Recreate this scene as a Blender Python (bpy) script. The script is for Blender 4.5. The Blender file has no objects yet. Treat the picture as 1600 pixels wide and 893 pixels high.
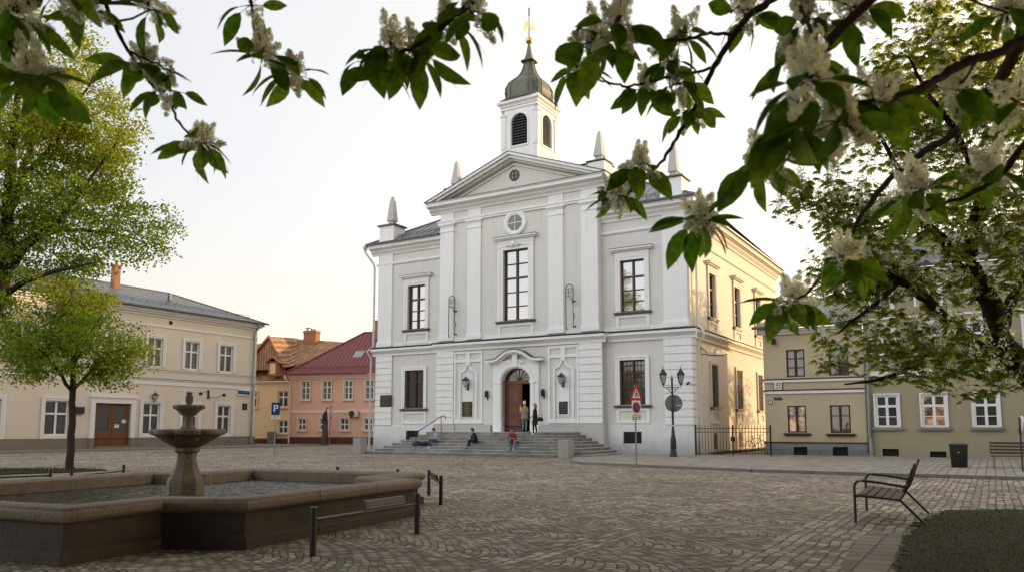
import bpy, bmesh, math, random
from mathutils import Vector, Matrix
random.seed(7)
R = math.radians
SC = bpy.context.scene
COL = SC.collection

# ------------------------------------------------------------------ camera numbers
FPX, CX, CYP, HOR, EYE = 1230.0, 800.0, 534.0, 668.0, 1.5
PITCH = math.atan((HOR - CYP) / FPX)

def at(px, py, d):
    """point seen at pixel (px,py) of the 1600x893 photograph, d metres ahead of the viewpoint"""
    x = (px - CX) / FPX; y = -(py - CYP) / FPX
    r = (x, math.cos(PITCH) - y * math.sin(PITCH), math.sin(PITCH) + y * math.cos(PITCH))
    t = d / r[1]
    return Vector((r[0] * t, d, EYE + r[2] * t))

# ------------------------------------------------------------------ mesh builder
class MB:
    def __init__(s): s.v = []; s.f = []; s.m = []; s.mi = 0
    def add(s, vs, fs):
        o = len(s.v); s.v += [tuple(p) for p in vs]
        for f in fs: s.f.append(tuple(o + i for i in f)); s.m.append(s.mi)
        return s
    def box(s, x0, x1, y0, y1, z0, z1):
        if x0 > x1: x0, x1 = x1, x0
        if y0 > y1: y0, y1 = y1, y0
        if z0 > z1: z0, z1 = z1, z0
        return s.add([(x0,y0,z0),(x1,y0,z0),(x1,y1,z0),(x0,y1,z0),(x0,y0,z1),(x1,y0,z1),(x1,y1,z1),(x0,y1,z1)],
                     [(0,3,2,1),(4,5,6,7),(0,1,5,4),(1,2,6,5),(2,3,7,6),(3,0,4,7)])
    def prism(s, poly, axis, a0, a1):
        n = len(poly)
        def P(p, a):
            if axis == 'x': return (a, p[0], p[1])
            if axis == 'y': return (p[0], a, p[1])
            return (p[0], p[1], a)
        vs = [P(p, a0) for p in poly] + [P(p, a1) for p in poly]
        fs = [(i, (i+1) % n, n+(i+1) % n, n+i) for i in range(n)] + [tuple(range(n-1, -1, -1)), tuple(range(n, 2*n))]
        return s.add(vs, fs)
    def loft(s, rings, cap=True, closed=True):
        n = len(rings[0]); vs = [p for r in rings for p in r]; fs = []
        for k in range(len(rings)-1):
            for i in range(n if closed else n-1):
                j = (i+1) % n
                fs.append((k*n+i, k*n+j, (k+1)*n+j, (k+1)*n+i))
        if cap: fs += [tuple(range(n-1, -1, -1)), tuple((len(rings)-1)*n+i for i in range(n))]
        return s.add(vs, fs)
    def tube(s, pts, r, n=8, cap=True):
        pts = [Vector(p) for p in pts]
        if not hasattr(r, '__len__'): r = [r]*len(pts)
        rings = []; up = None
        for i, p in enumerate(pts):
            t = (pts[min(i+1, len(pts)-1)] - pts[max(i-1, 0)])
            if t.length < 1e-9: t = Vector((0,0,1))
            t.normalize()
            if up is None:
                up = Vector((0,0,1)) if abs(t.z) < .9 else Vector((1,0,0))
            a = t.cross(up)
            if a.length < 1e-6: a = t.cross(Vector((0,1,0)))
            a.normalize(); b = t.cross(a).normalized(); up = -b if False else up
            rings.append([p + (a*math.cos(2*math.pi*k/n) + b*math.sin(2*math.pi*k/n))*r[i] for k in range(n)])
        return s.loft(rings, cap)
    def lathe(s, prof, n=16, c=(0,0,0), shape=None):
        rings = []
        for rr, z in prof:
            ring = []
            for k in range(n):
                a = 2*math.pi*k/n; q = rr*(shape(a, rr, z) if shape else 1)
                ring.append((c[0]+q*math.cos(a), c[1]+q*math.sin(a), c[2]+z))
            rings.append(ring)
        return s.loft(rings)
    def sq(s, prof, c=(0,0), rot=0):
        """square-plan lathe: profile of (half width, z)"""
        rings = []
        for h, z in prof:
            ring = []
            for k in range(4):
                a = math.pi/4 + k*math.pi/2 + rot
                ring.append((c[0]+h*1.41421*math.cos(a), c[1]+h*1.41421*math.sin(a), z))
            rings.append(ring)
        return s.loft(rings)
    def strip(s, poly, w, axis, a0, a1, closed=False):
        """a moulding of width w following a 2-D polyline"""
        P = [Vector((p[0], p[1])) for p in poly]; n = len(P); L = []; Rr = []
        for i in range(n):
            if closed: d = (P[(i+1) % n]-P[i-1])
            else: d = P[min(i+1, n-1)]-P[max(i-1, 0)]
            d.normalize(); nn = Vector((-d.y, d.x))
            k = w/2
            if 0 < i < n-1 or closed:
                d1 = (P[i]-P[i-1]).normalized()
                c = max(.45, abs(Vector((-d1.y, d1.x)).dot(nn))); k = k/c
            L.append(P[i]+nn*k); Rr.append(P[i]-nn*k)
        m = n if closed else n-1
        for i in range(m):
            j = (i+1) % n
            s.prism([L[i], L[j], Rr[j], Rr[i]], axis, a0, a1)
        return s
    def build(s, name, mat, parent=None, smooth=False, bevel=0, loc=None, recalc=True):
        me = bpy.data.meshes.new(name)
        me.from_pydata(s.v, [], s.f)
        mats = mat if isinstance(mat, (list, tuple)) else [mat]
        for m in mats: me.materials.append(m)
        if len(mats) > 1: me.polygons.foreach_set('material_index', s.m)
        if recalc:
            bm = bmesh.new(); bm.from_mesh(me); bmesh.ops.recalc_face_normals(bm, faces=bm.faces); bm.to_mesh(me); bm.free()
        if smooth: me.polygons.foreach_set('use_smooth', [True]*len(me.polygons))
        me.update()
        o = bpy.data.objects.new(name, me); COL.objects.link(o)
        if parent: o.parent = parent
        if loc: o.location = loc
        if bevel:
            b = o.modifiers.new('b', 'BEVEL'); b.width = bevel; b.segments = 2; b.limit_method = 'ANGLE'; b.angle_limit = R(40)
        if smooth:
            try:
                me.set_sharp_from_angle(angle=R(38))
            except Exception: pass
        return o

def thing(name, label, cat, loc=(0,0,0), rz=0, group=None):
    o = bpy.data.objects.new(name, None); COL.objects.link(o)
    o.location = loc; o.rotation_euler = (0,0,rz); o.empty_display_size = .2
    o['label'] = label; o['category'] = cat
    if group: o['group'] = group
    return o
def tag(o, label, cat, group=None, kind=None):
    if label: o['label'] = label
    if cat: o['category'] = cat
    if group: o['group'] = group
    if kind: o['kind'] = kind
    return o
def kids(o): return [c for c in bpy.data.objects if c.parent == o]
def copy_tree(o, parent=None, loc=None, rz=None, label=None):
    c = o.copy(); COL.objects.link(c); c.parent = parent
    if loc is not None: c.location = loc
    if rz is not None: c.rotation_euler = (0,0,rz)
    if label: c['label'] = label
    for ch in kids(o): copy_tree(ch, c)
    return c

class Frame:
    def __init__(s, O, ang): s.O = O; s.ang = ang; s.a = (math.cos(ang), math.sin(ang)); s.b = (-s.a[1], s.a[0])
    def w(s, x, y, z): return (s.O[0]+x*s.a[0]+y*s.b[0], s.O[1]+x*s.a[1]+y*s.b[1], z)

# ------------------------------------------------------------------ materials
def nt(name):
    m = bpy.data.materials.new(name); m.use_nodes = True
    t = m.node_tree; b = t.nodes['Principled BSDF']
    return m, t, b
def N(t, typ, **kw):
    n = t.nodes.new(typ)
    for k, v in kw.items():
        if k.startswith('i_'): n.inputs[k[2:].replace('_', ' ')].default_value = v
        else: setattr(n, k, v)
    return n
def ramp(t, fac, stops):
    r = N(t, 'ShaderNodeValToRGB'); e = r.color_ramp.elements
    e[0].position, e[0].color = stops[0][0], (*stops[0][1], 1)
    e[1].position, e[1].color = stops[1][0], (*stops[1][1], 1)
    for p, c in stops[2:]:
        x = e.new(p); x.color = (*c, 1)
    t.links.new(fac, r.inputs[0]); return r.outputs[0]
def mixc(t, f, a, b, mode='MIX'):
    m = N(t, 'ShaderNodeMix', data_type='RGBA', blend_type=mode)
    for sock, v in ((m.inputs[0], f), (m.inputs[6], a), (m.inputs[7], b)):
        if hasattr(v, 'links'): t.links.new(v, sock)
        elif isinstance(v, (int, float)): sock.default_value = v
        else: sock.default_value = (*v, 1)
    return m.outputs[2]
def mth(t, op, a, b=None, c=None):
    m = N(t, 'ShaderNodeMath', operation=op)
    for i, v in enumerate((a, b, c)):
        if v is None: continue
        if hasattr(v, 'links'): t.links.new(v, m.inputs[i])
        else: m.inputs[i].default_value = v
    return m.outputs[0]
def noise(t, vec, scale, detail=4, rough=.55, dist=0):
    n = N(t, 'ShaderNodeTexNoise'); n.inputs['Scale'].default_value = scale
    n.inputs['Detail'].default_value = detail; n.inputs['Roughness'].default_value = rough; n.inputs['Distortion'].default_value = dist
    if vec is not None: t.links.new(vec, n.inputs['Vector'])
    return n.outputs['Fac']
def gpos(t):
    return N(t, 'ShaderNodeNewGeometry').outputs['Position']
def bump(t, b, h, strength=.3, dist=.01):
    n = N(t, 'ShaderNodeBump'); n.inputs['Strength'].default_value = strength; n.inputs['Distance'].default_value = dist
    t.links.new(h, n.inputs['Height']); t.links.new(n.outputs[0], b.inputs['Normal']); return n
def scl(c, k): return tuple(max(0, min(1, x*k)) for x in c)

def M(name, col, rough=.8, var=.1, scale=1.2, metal=0, spec=.35, bmp=0, bscale=60, streak=0, base_dirt=0, speck=0, dirtcol=(.25,.22,.18)):
    m, t, b = nt(name)
    g = gpos(t)
    n1 = noise(t, g, scale, 6, .6)
    c = ramp(t, n1, [(.3, scl(col, 1-var)), (.7, scl(col, 1+var))])
    n2 = noise(t, g, scale*14, 3, .6)
    c = mixc(t, .5, c, ramp(t, n2, [(.3, scl(col, 1-var*.6)), (.7, scl(col, 1+var*.6))]))
    if speck:
        n3 = noise(t, g, 90, 2, .7)
        c = mixc(t, speck, c, ramp(t, n3, [(.35, scl(col, .35)), (.65, scl(col, 1.5))]))
    if streak:
        mp = N(t, 'ShaderNodeMapping'); mp.inputs['Scale'].default_value = (5, 5, .35); t.links.new(g, mp.inputs[0])
        n4 = noise(t, mp.outputs[0], 1, 5, .65)
        f = ramp(t, n4, [(.52, (0,0,0)), (.78, (1,1,1))])
        c = mixc(t, mth(t, 'MULTIPLY', f, streak), c, dirtcol)
    if base_dirt:
        sx = N(t, 'ShaderNodeSeparateXYZ'); t.links.new(g, sx.inputs[0])
        h = mth(t, 'ADD', sx.outputs[2], mth(t, 'MULTIPLY', noise(t, g, 1.6, 6, .7), -1.5))
        f = N(t, 'ShaderNodeMapRange'); f.inputs[1].default_value = -.55; f.inputs[2].default_value = .35; f.inputs[3].default_value = base_dirt; f.inputs[4].default_value = 0
        t.links.new(h, f.inputs[0])
        c = mixc(t, f.outputs[0], c, dirtcol)
    t.links.new(c, b.inputs['Base Color'])
    b.inputs['Roughness'].default_value = rough; b.inputs['Metallic'].default_value = metal
    b.inputs['Specular IOR Level'].default_value = spec
    if bmp: bump(t, b, noise(t, g, bscale, 4, .6), bmp, .02)
    return m

def M_glass(name, base=(.02,.022,.025), refl=.35, warm=None, curtain=0):
    m, t, b = nt(name)
    g = gpos(t)
    n = noise(t, g, 2.2, 3, .6)
    c = ramp(t, n, [(.35, scl(base, .6)), (.7, scl(base, 1.8))])
    if curtain:
        mp = N(t, 'ShaderNodeMapping'); mp.inputs['Scale'].default_value = (9, 9, .2); t.links.new(g, mp.inputs[0])
        c = mixc(t, curtain, c, ramp(t, noise(t, mp.outputs[0], 1.2, 3), [(.4, (.10,.10,.095)), (.6, (.32,.31,.29))]))
    t.links.new(c, b.inputs['Base Color'])
    b.inputs['Roughness'].default_value = .5
    if warm:
        e = ramp(t, noise(t, g, 2.3, 3, .6), [(.40, (.02,.01,.005)), (.52, scl(warm, .40)), (.66, scl(warm, .9))])
        t.links.new(e, b.inputs['Emission Color']); b.inputs['Emission Strength'].default_value = .55
    gl = N(t, 'ShaderNodeBsdfGlossy'); gl.inputs['Roughness'].default_value = .03; gl.inputs['Color'].default_value = (.9,.93,.95,1)
    bp = N(t, 'ShaderNodeBump'); bp.inputs['Strength'].default_value = .12; bp.inputs['Distance'].default_value = .02
    t.links.new(noise(t, g, 1.3, 1), bp.inputs['Height']); t.links.new(bp.outputs[0], gl.inputs['Normal'])
    ms = N(t, 'ShaderNodeMixShader'); ms.inputs[0].default_value = refl
    t.links.new(b.outputs[0], ms.inputs[1]); t.links.new(gl.outputs[0], ms.inputs[2])
    t.links.new(ms.outputs[0], t.nodes['Material Output'].inputs[0])
    return m

def M_leaf(name, c1, c2, trans=.45, tcol=None, rough=.55, mottle=0):
    m, t, b = nt(name)
    geo = N(t, 'ShaderNodeNewGeometry')
    n = noise(t, geo.outputs['Position'], .55, 3)
    f = mth(t, 'ADD', mth(t, 'MULTIPLY', geo.outputs['Random Per Island'], .6), mth(t, 'MULTIPLY', n, .4))
    c = ramp(t, f, [(.15, c1), (.85, c2)])
    if mottle: c = mixc(t, 1.0, c, ramp(t, noise(t, geo.outputs['Position'], mottle, 4, .7), [(.35, (.55,.55,.5)), (.65, (1.25,1.25,1.15))]), 'MULTIPLY')
    t.links.new(c, b.inputs['Base Color']); b.inputs['Roughness'].default_value = rough; b.inputs['Specular IOR Level'].default_value = .3
    tr = N(t, 'ShaderNodeBsdfTranslucent')
    tc = tcol or (1.0, 1.0, .45)
    k = mixc(t, 1.0, c, tc, 'MULTIPLY')
    hs = N(t, 'ShaderNodeHueSaturation'); hs.inputs['Value'].default_value = 1.7; t.links.new(k, hs.inputs['Color'])
    t.links.new(hs.outputs[0], tr.inputs[0])
    ms = N(t, 'ShaderNodeMixShader'); ms.inputs[0].default_value = trans
    t.links.new(b.outputs[0], ms.inputs[1]); t.links.new(tr.outputs[0], ms.inputs[2])
    t.links.new(ms.outputs[0], t.nodes['Material Output'].inputs[0])
    return m

MT = {}
MT['white'] = M('white_render', (.84,.845,.85), .8, .05, .9, bmp=.16, bscale=30, streak=.26, dirtcol=(.48,.46,.43))
MT['white_low'] = M('white_plinth_render', (.72,.73,.75), .85, .06, .9, bmp=.2, bscale=25, streak=.25, base_dirt=.75, dirtcol=(.33,.31,.28))
MT['wall'] = M('grey_beige_render', (.70,.69,.655), .88, .05, .7, bmp=.2, bscale=30, streak=.28, dirtcol=(.4,.38,.34))
MT['side'] = M('cream_side_render', (.74,.66,.55), .88, .06, .7, bmp=.15, bscale=35, streak=.08, base_dirt=.3)
MT['side_trim'] = M('cream_side_trim', (.80,.73,.62), .85, .05, .7, bmp=.1)
MT['granite'] = M('pale_granite', (.50,.49,.465), .8, .12, 2, bmp=.2, speck=.25, streak=.1)
MT['step'] = M('grey_granite_step', (.225,.22,.205), .8, .25, 1.8, bmp=.25, speck=.3, streak=.2)
MT['metalroof'] = M('grey_sheet_metal_roof', (.20,.205,.21), .40, .22, .8, metal=.45, spec=.5)
MT['flash'] = M('dark_metal_flashing', (.085,.09,.095), .45, .1, metal=.5)
MT['copper'] = M('dark_copper_dome', (.12,.12,.085), .36, .5, 1.4, metal=.25, streak=.5, dirtcol=(.16,.21,.17))
MT['gold'] = M('gilded_metal', (.75,.46,.12), .3, .05, metal=1)
MT['redwood'] = M('brown_window_frame', (.115,.056,.036), .5, .2, 4)
MT['door'] = M('varnished_red_brown_door', (.14,.050,.028), .38, .3, 3, streak=.4, dirtcol=(.09,.02,.01))
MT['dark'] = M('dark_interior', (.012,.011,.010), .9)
MT['iron'] = M('black_wrought_iron', (.016,.016,.018), .45, .2, 4, spec=.5)
MT['ironpost'] = M('dark_painted_steel', (.022,.022,.024), .42, .25, 5, spec=.5)
MT['glass_sky'] = M_glass('window_glass_bright', (.03,.032,.03), .36)
MT['glass'] = M_glass('window_glass_dark', (.020,.018,.016), .075)
MT['glass_cur'] = M_glass('window_glass_with_curtain', (.03,.03,.03), .08, curtain=.35)
MT['glass_lit'] = M_glass('window_glass_lamp_lit', (.03,.025,.02), .06, warm=(1,.55,.28))
MT['glass_warm'] = M_glass('window_glass_warm_dark', (.045,.026,.010), .09)
MT['winwhite'] = M('white_window_paint', (.78,.78,.77), .5, .04)
MT['pipe'] = M('painted_downpipe', (.55,.55,.54), .5, .08, metal=.2)
MT['zinc'] = M('zinc_downpipe', (.30,.33,.35), .4, .15, metal=.6)
MT['beige'] = M('beige_render', (.70,.62,.50), .88, .06, .5, bmp=.15, streak=.09, base_dirt=.3)
MT['beige_trim'] = M('pale_trim_render', (.76,.74,.70), .8, .05)
MT['browngranite'] = M('brown_stone_plinth', (.22,.18,.145), .8, .2, 1.4, speck=.3, bmp=.2)
MT['doorbrown'] = M('varnished_brown_door', (.16,.065,.022), .4, .3, 3)
MT['cream'] = M('aged_cream_render', (.50,.425,.29), .9, .12, .6, bmp=.25, streak=.16, base_dirt=.35, dirtcol=(.27,.24,.18))
MT['cream_base'] = M('grey_painted_plinth', (.20,.21,.22), .85, .1)
MT['rubble'] = M('rough_stone_plinth', (.17,.165,.155), .9, .4, 4, bmp=.6, bscale=14)
MT['green'] = M('olive_green_render', (.33,.295,.195), .9, .10, .5, bmp=.2, streak=.14, base_dirt=.35, dirtcol=(.22,.22,.15))
MT['greenframe'] = M('dark_brown_frame', (.035,.024,.014), .5, .2, 4)
MT['pink'] = M('salmon_render', (.72,.43,.31), .88, .07, .6, bmp=.15, streak=.12, base_dirt=.25, dirtcol=(.5,.27,.18))
MT['pink_trim'] = M('pale_salmon_trim', (.80,.62,.50), .85, .04)
MT['oxblood'] = M('oxblood_plinth', (.105,.028,.02), .75, .2)
MT['yellow'] = M('sun_glow_yellow_render', (.80,.60,.38), .88, .08, .6, bmp=.15, streak=.15, dirtcol=(.6,.38,.2))  # warm glow on the house front is put into this colour
MT['brick'] = M('orange_brick', (.32,.145,.085), .9, .25, 8)
MT['redroof'] = M('red_sheet_metal_roof', (.17,.032,.030), .42, .22, .9, spec=.5, streak=.3, dirtcol=(.1,.015,.012))
MT['blue'] = M('blue_sign_paint', (.012,.04,.19), .4, .05)
MT['red'] = M('red_sign_paint', (.5,.02,.02), .4, .05)
MT['signwhite'] = M('white_sign_paint', (.72,.70,.66), .45, .06)
MT['signgrey'] = M('grey_sign_back', (.18,.185,.19), .5, .08, metal=.3)
MT['plaque'] = M('dark_bronze_plaque', (.035,.032,.026), .4, .15, metal=.3)
MT['plaquegold'] = M('faded_gold_lettering', (.28,.22,.10), .5, .1)
MT['post'] = M('galvanised_post', (.24,.245,.25), .45, .15, metal=.6)
MT['block'] = M('grey_granite_block', (.36,.35,.325), .8, .2, 2, bmp=.3, speck=.35, streak=.35)
MT['bark'] = M('dark_bark', (.038,.030,.024), .95, .35, 6, bmp=.8, bscale=30)
MT['bark2'] = M('branch_bark', (.060,.040,.030), .9, .35, 14, bmp=.5, bscale=120)
MT['benchwood'] = M('weathered_bench_slat', (.085,.060,.045), .7, .35, 3, bmp=.4, bscale=50, speck=.15)
MT['fstone'] = M('weathered_brown_granite', (.105,.085,.062), .8, .6, 1.6, bmp=.9, bscale=18, speck=.6, streak=.85, base_dirt=.75, dirtcol=(.045,.038,.03))
MT['fstone_top'] = M('weathered_pale_sandstone', (.215,.18,.135), .8, .6, 1.7, bmp=.9, bscale=22, speck=.65, streak=.7, dirtcol=(.10,.085,.06))
MT['skin'] = M('skin', (.50,.30,.21), .55, .05)
MT['lampglass'] = M_glass('frosted_lantern_glass', (.30,.30,.29), .15)
MT['acwhite'] = M('off_white_casing', (.55,.54,.50), .5, .05)

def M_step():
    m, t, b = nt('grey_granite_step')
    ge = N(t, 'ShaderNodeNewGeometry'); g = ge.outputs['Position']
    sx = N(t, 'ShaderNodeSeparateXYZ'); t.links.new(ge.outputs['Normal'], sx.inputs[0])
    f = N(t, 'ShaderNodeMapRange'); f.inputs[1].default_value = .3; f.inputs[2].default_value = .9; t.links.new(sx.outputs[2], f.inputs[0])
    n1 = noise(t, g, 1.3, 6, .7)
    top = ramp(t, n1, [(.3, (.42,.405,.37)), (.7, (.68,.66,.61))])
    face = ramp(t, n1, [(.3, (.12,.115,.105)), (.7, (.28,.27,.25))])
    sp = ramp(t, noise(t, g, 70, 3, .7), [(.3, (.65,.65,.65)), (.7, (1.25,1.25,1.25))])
    c = mixc(t, f.outputs[0], face, top)  # treads lighter than risers by facing: top light put into the colour
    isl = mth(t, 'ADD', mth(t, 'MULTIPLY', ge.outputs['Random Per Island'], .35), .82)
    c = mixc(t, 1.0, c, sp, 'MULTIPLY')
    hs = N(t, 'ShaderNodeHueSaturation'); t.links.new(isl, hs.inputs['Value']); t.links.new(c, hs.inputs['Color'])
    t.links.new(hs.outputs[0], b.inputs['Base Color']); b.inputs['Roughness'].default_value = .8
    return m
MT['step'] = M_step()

def M_tile():
    m, t, b = nt('orange_brown_pantile')
    tc = N(t, 'ShaderNodeTexCoord')
    g = gpos(t)
    w = N(t, 'ShaderNodeTexWave', wave_type='BANDS', bands_direction='X'); w.inputs['Scale'].default_value = 1.1; w.inputs['Distortion'].default_value = .15; w.inputs['Detail'].default_value = 2
    t.links.new(tc.outputs['Object'], w.inputs[0])
    c = ramp(t, w.outputs[1], [(.1, (.12,.055,.03)), (.8, (.46,.27,.14))])
    c = mixc(t, .45, c, ramp(t, noise(t, g, 1.5, 5, .7), [(.35, (.10,.05,.03)), (.65, (.5,.3,.16))]))
    t.links.new(c, b.inputs['Base Color']); b.inputs['Roughness'].default_value = .85
    bump(t, b, w.outputs[1], .8, .06)
    return m
MT['tile'] = M_tile()

def M_cobble():
    m, t, b = nt('granite_sett_paving')
    g = gpos(t)
    mp = N(t, 'ShaderNodeMapping'); mp.inputs['Rotation'].default_value = (0,0,R(31.26)); t.links.new(g, mp.inputs[0])
    nz = N(t, 'ShaderNodeTexNoise'); nz.inputs['Scale'].default_value = 1.3; nz.inputs['Detail'].default_value = 3; t.links.new(g, nz.inputs['Vector'])
    off = N(t, 'ShaderNodeVectorMath', operation='SUBTRACT'); off.inputs[1].default_value = (.5,.5,.5); t.links.new(nz.outputs['Color'], off.inputs[0])
    off2 = N(t, 'ShaderNodeVectorMath', operation='SCALE'); off2.inputs['Scale'].default_value = .16; t.links.new(off.outputs[0], off2.inputs[0])
    ad = N(t, 'ShaderNodeVectorMath', operation='ADD'); t.links.new(mp.outputs[0], ad.inputs[0]); t.links.new(off2.outputs[0], ad.inputs[1])
    s = N(t, 'ShaderNodeSeparateXYZ'); t.links.new(ad.outputs[0], s.inputs[0])
    u, v = s.outputs[0], s.outputs[1]
    W = 1.75
    fr = mth(t, 'SUBTRACT', mth(t, 'FRACT', mth(t, 'DIVIDE', v, W)), .5)
    arc = mth(t, 'MULTIPLY', mth(t, 'COSINE', mth(t, 'MULTIPLY', fr, math.pi)), .60)
    u2 = mth(t, 'SUBTRACT', u, arc)
    def brick(uu, vv, bw, rh, ms=.012):
        cb = N(t, 'ShaderNodeCombineXYZ'); t.links.new(uu, cb.inputs[0]); t.links.new(vv, cb.inputs[1])
        # small jitter of every joint
        jn = N(t, 'ShaderNodeTexNoise'); jn.inputs['Scale'].default_value = 9; jn.inputs['Detail'].default_value = 2; t.links.new(g, jn.inputs['Vector'])
        js = N(t, 'ShaderNodeVectorMath', operation='SCALE'); js.inputs['Scale'].default_value = .05; t.links.new(jn.outputs['Color'], js.inputs[0])
        ja = N(t, 'ShaderNodeVectorMath', operation='ADD'); t.links.new(cb.outputs[0], ja.inputs[0]); t.links.new(js.outputs[0], ja.inputs[1])
        br = N(t, 'ShaderNodeTexBrick'); br.offset = .5
        br.inputs['Scale'].default_value = 1; br.inputs['Brick Width'].default_value = bw; br.inputs['Row Height'].default_value = rh
        br.inputs['Mortar Size'].default_value = ms; br.inputs['Mortar Smooth'].default_value = .9; br.inputs['Bias'].default_value = -.1
        br.inputs['Color1'].default_value = (.24,.215,.185,1); br.inputs['Color2'].default_value = (.72,.65,.55,1); br.inputs['Mortar'].default_value = (.03,.025,.018,1)
        t.links.new(ja.outputs[0], br.inputs[0]); return br
    A = brick(v, u2, .128, .128, .015)
    B = brick(v, u, .22, .145, .016)
    # straight courses: the border of each field and the lane on the right
    wide = mth(t, 'FRACT', mth(t, 'DIVIDE', mth(t, 'ADD', u, 4.95), 6.4))
    m1 = mth(t, 'LESS_THAN', wide, .10)
    m2 = mth(t, 'GREATER_THAN', u, -2.6)
    m3 = mth(t, 'LESS_THAN', u, 1.8)
    sel = mth(t, 'MAXIMUM', m1, mth(t, 'MULTIPLY', m2, m3))
    col = mixc(t, sel, A.outputs['Color'], B.outputs['Color'])
    fac = mixc(t, sel, A.outputs['Fac'], B.outputs['Fac'])
    big = noise(t, g, .35, 5, .6)
    col = mixc(t, .75, col, mixc(t, 1.0, col, ramp(t, big, [(.3, (.50,.47,.45)), (.7, (1.15,1.1,1.04))]), 'MULTIPLY'))
    med = noise(t, g, 1.7, 4, .7, .8)
    col = mixc(t, .7, col, mixc(t, 1.0, col, ramp(t, med, [(.32, (.55,.54,.52)), (.55, (1,1,1)), (.75, (1.2,1.17,1.1))]), 'MULTIPLY'))
    fine = noise(t, g, 38, 4, .75)
    col = mixc(t, .8, col, mixc(t, 1.0, col, ramp(t, fine, [(.25, (.45,.45,.45)), (.8, (1.5,1.45,1.4))]), 'MULTIPLY'))
    # moss in the joints
    mos = noise(t, g, .45, 4, .7)
    mf = N(t, 'ShaderNodeMapRange'); mf.inputs[1].default_value = .44; mf.inputs[2].default_value = .60; t.links.new(mos, mf.inputs[0])
    sg = N(t, 'ShaderNodeSeparateXYZ'); t.links.new(g, sg.inputs[0])
    near = N(t, 'ShaderNodeMapRange'); near.inputs[1].default_value = 30; near.inputs[2].default_value = 13; t.links.new(sg.outputs[1], near.inputs[0])
    jm = N(t, 'ShaderNodeMapRange'); jm.inputs[1].default_value = .15; jm.inputs[2].default_value = .7; t.links.new(fac, jm.inputs[0])
    mm = mth(t, 'MULTIPLY', mth(t, 'MULTIPLY', mf.outputs[0], near.outputs[0]), jm.outputs[0])
    col = mixc(t, mth(t, 'MULTIPLY', mm, .9), col, (.14,.15,.02))
    col = mixc(t, mth(t, 'MULTIPLY', mth(t, 'MULTIPLY', mf.outputs[0], near.outputs[0]), .18), col, (.12,.13,.03))
    t.links.new(col, b.inputs['Base Color'])
    rg = ramp(t, fine, [(.3, (.55,)*3), (.7, (.85,)*3)]); t.links.new(rg, b.inputs['Roughness'])
    b.inputs['Specular IOR Level'].default_value = .35
    hgt = mth(t, 'ADD', mth(t, 'MULTIPLY', mth(t, 'SUBTRACT', 1, fac), 1.0), mth(t, 'MULTIPLY', fine, .35))
    bump(t, b, hgt, 1.0, .045)
    return m
MT['cobble'] = M_cobble()

def M_slab(name='sidewalk_slab_paving', c1=(.27,.245,.215), c2=(.36,.33,.295), bw=.9, rh=.26, rot=31.26, swap=True):
    m, t, b = nt(name)
    g = gpos(t)
    mp = N(t, 'ShaderNodeMapping'); mp.inputs['Rotation'].default_value = (0,0,R(rot + (90 if swap else 0))); t.links.new(g, mp.inputs[0])
    br = N(t, 'ShaderNodeTexBrick'); br.inputs['Scale'].default_value = 1; br.inputs['Brick Width'].default_value = bw; br.inputs['Row Height'].default_value = rh
    br.inputs['Mortar Size'].default_value = .012; br.inputs['Mortar Smooth'].default_value = .3
    br.inputs['Color1'].default_value = (*c1,1); br.inputs['Color2'].default_value = (*c2,1); br.inputs['Mortar'].default_value = (.04,.036,.03,1)
    t.links.new(mp.outputs[0], br.inputs[0])
    col = mixc(t, .7, br.outputs['Color'], mixc(t, 1.0, br.outputs['Color'], ramp(t, noise(t, g, 1.1, 6, .7), [(.3, (.5,.5,.5)), (.7, (1.15,1.1,1.05))]), 'MULTIPLY'))
    t.links.new(col, b.inputs['Base Color']); b.inputs['Roughness'].default_value = .8
    bump(t, b, mth(t, 'SUBTRACT', 1, br.outputs['Fac']), .5, .012)
    return m
MT['slab'] = M_slab()
MT['slab2'] = M_slab('footway_paving', (.19,.17,.15), (.24,.215,.19), .5, .35, -60)
MT['kerb'] = M('granite_kerb', (.20,.19,.175), .8, .25, 2, bmp=.3, speck=.3)
MT['strip'] = M_slab('edging_slabs', (.17,.145,.12), (.27,.235,.20), .34, .34, 31.26)
MT['soil'] = M('dark_turf_soil', (.035,.035,.018), .95, .5, 3, bmp=.8, bscale=30)
MT['grass'] = M_leaf('grass_blade', (.022,.032,.009), (.075,.085,.025), .25)

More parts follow.
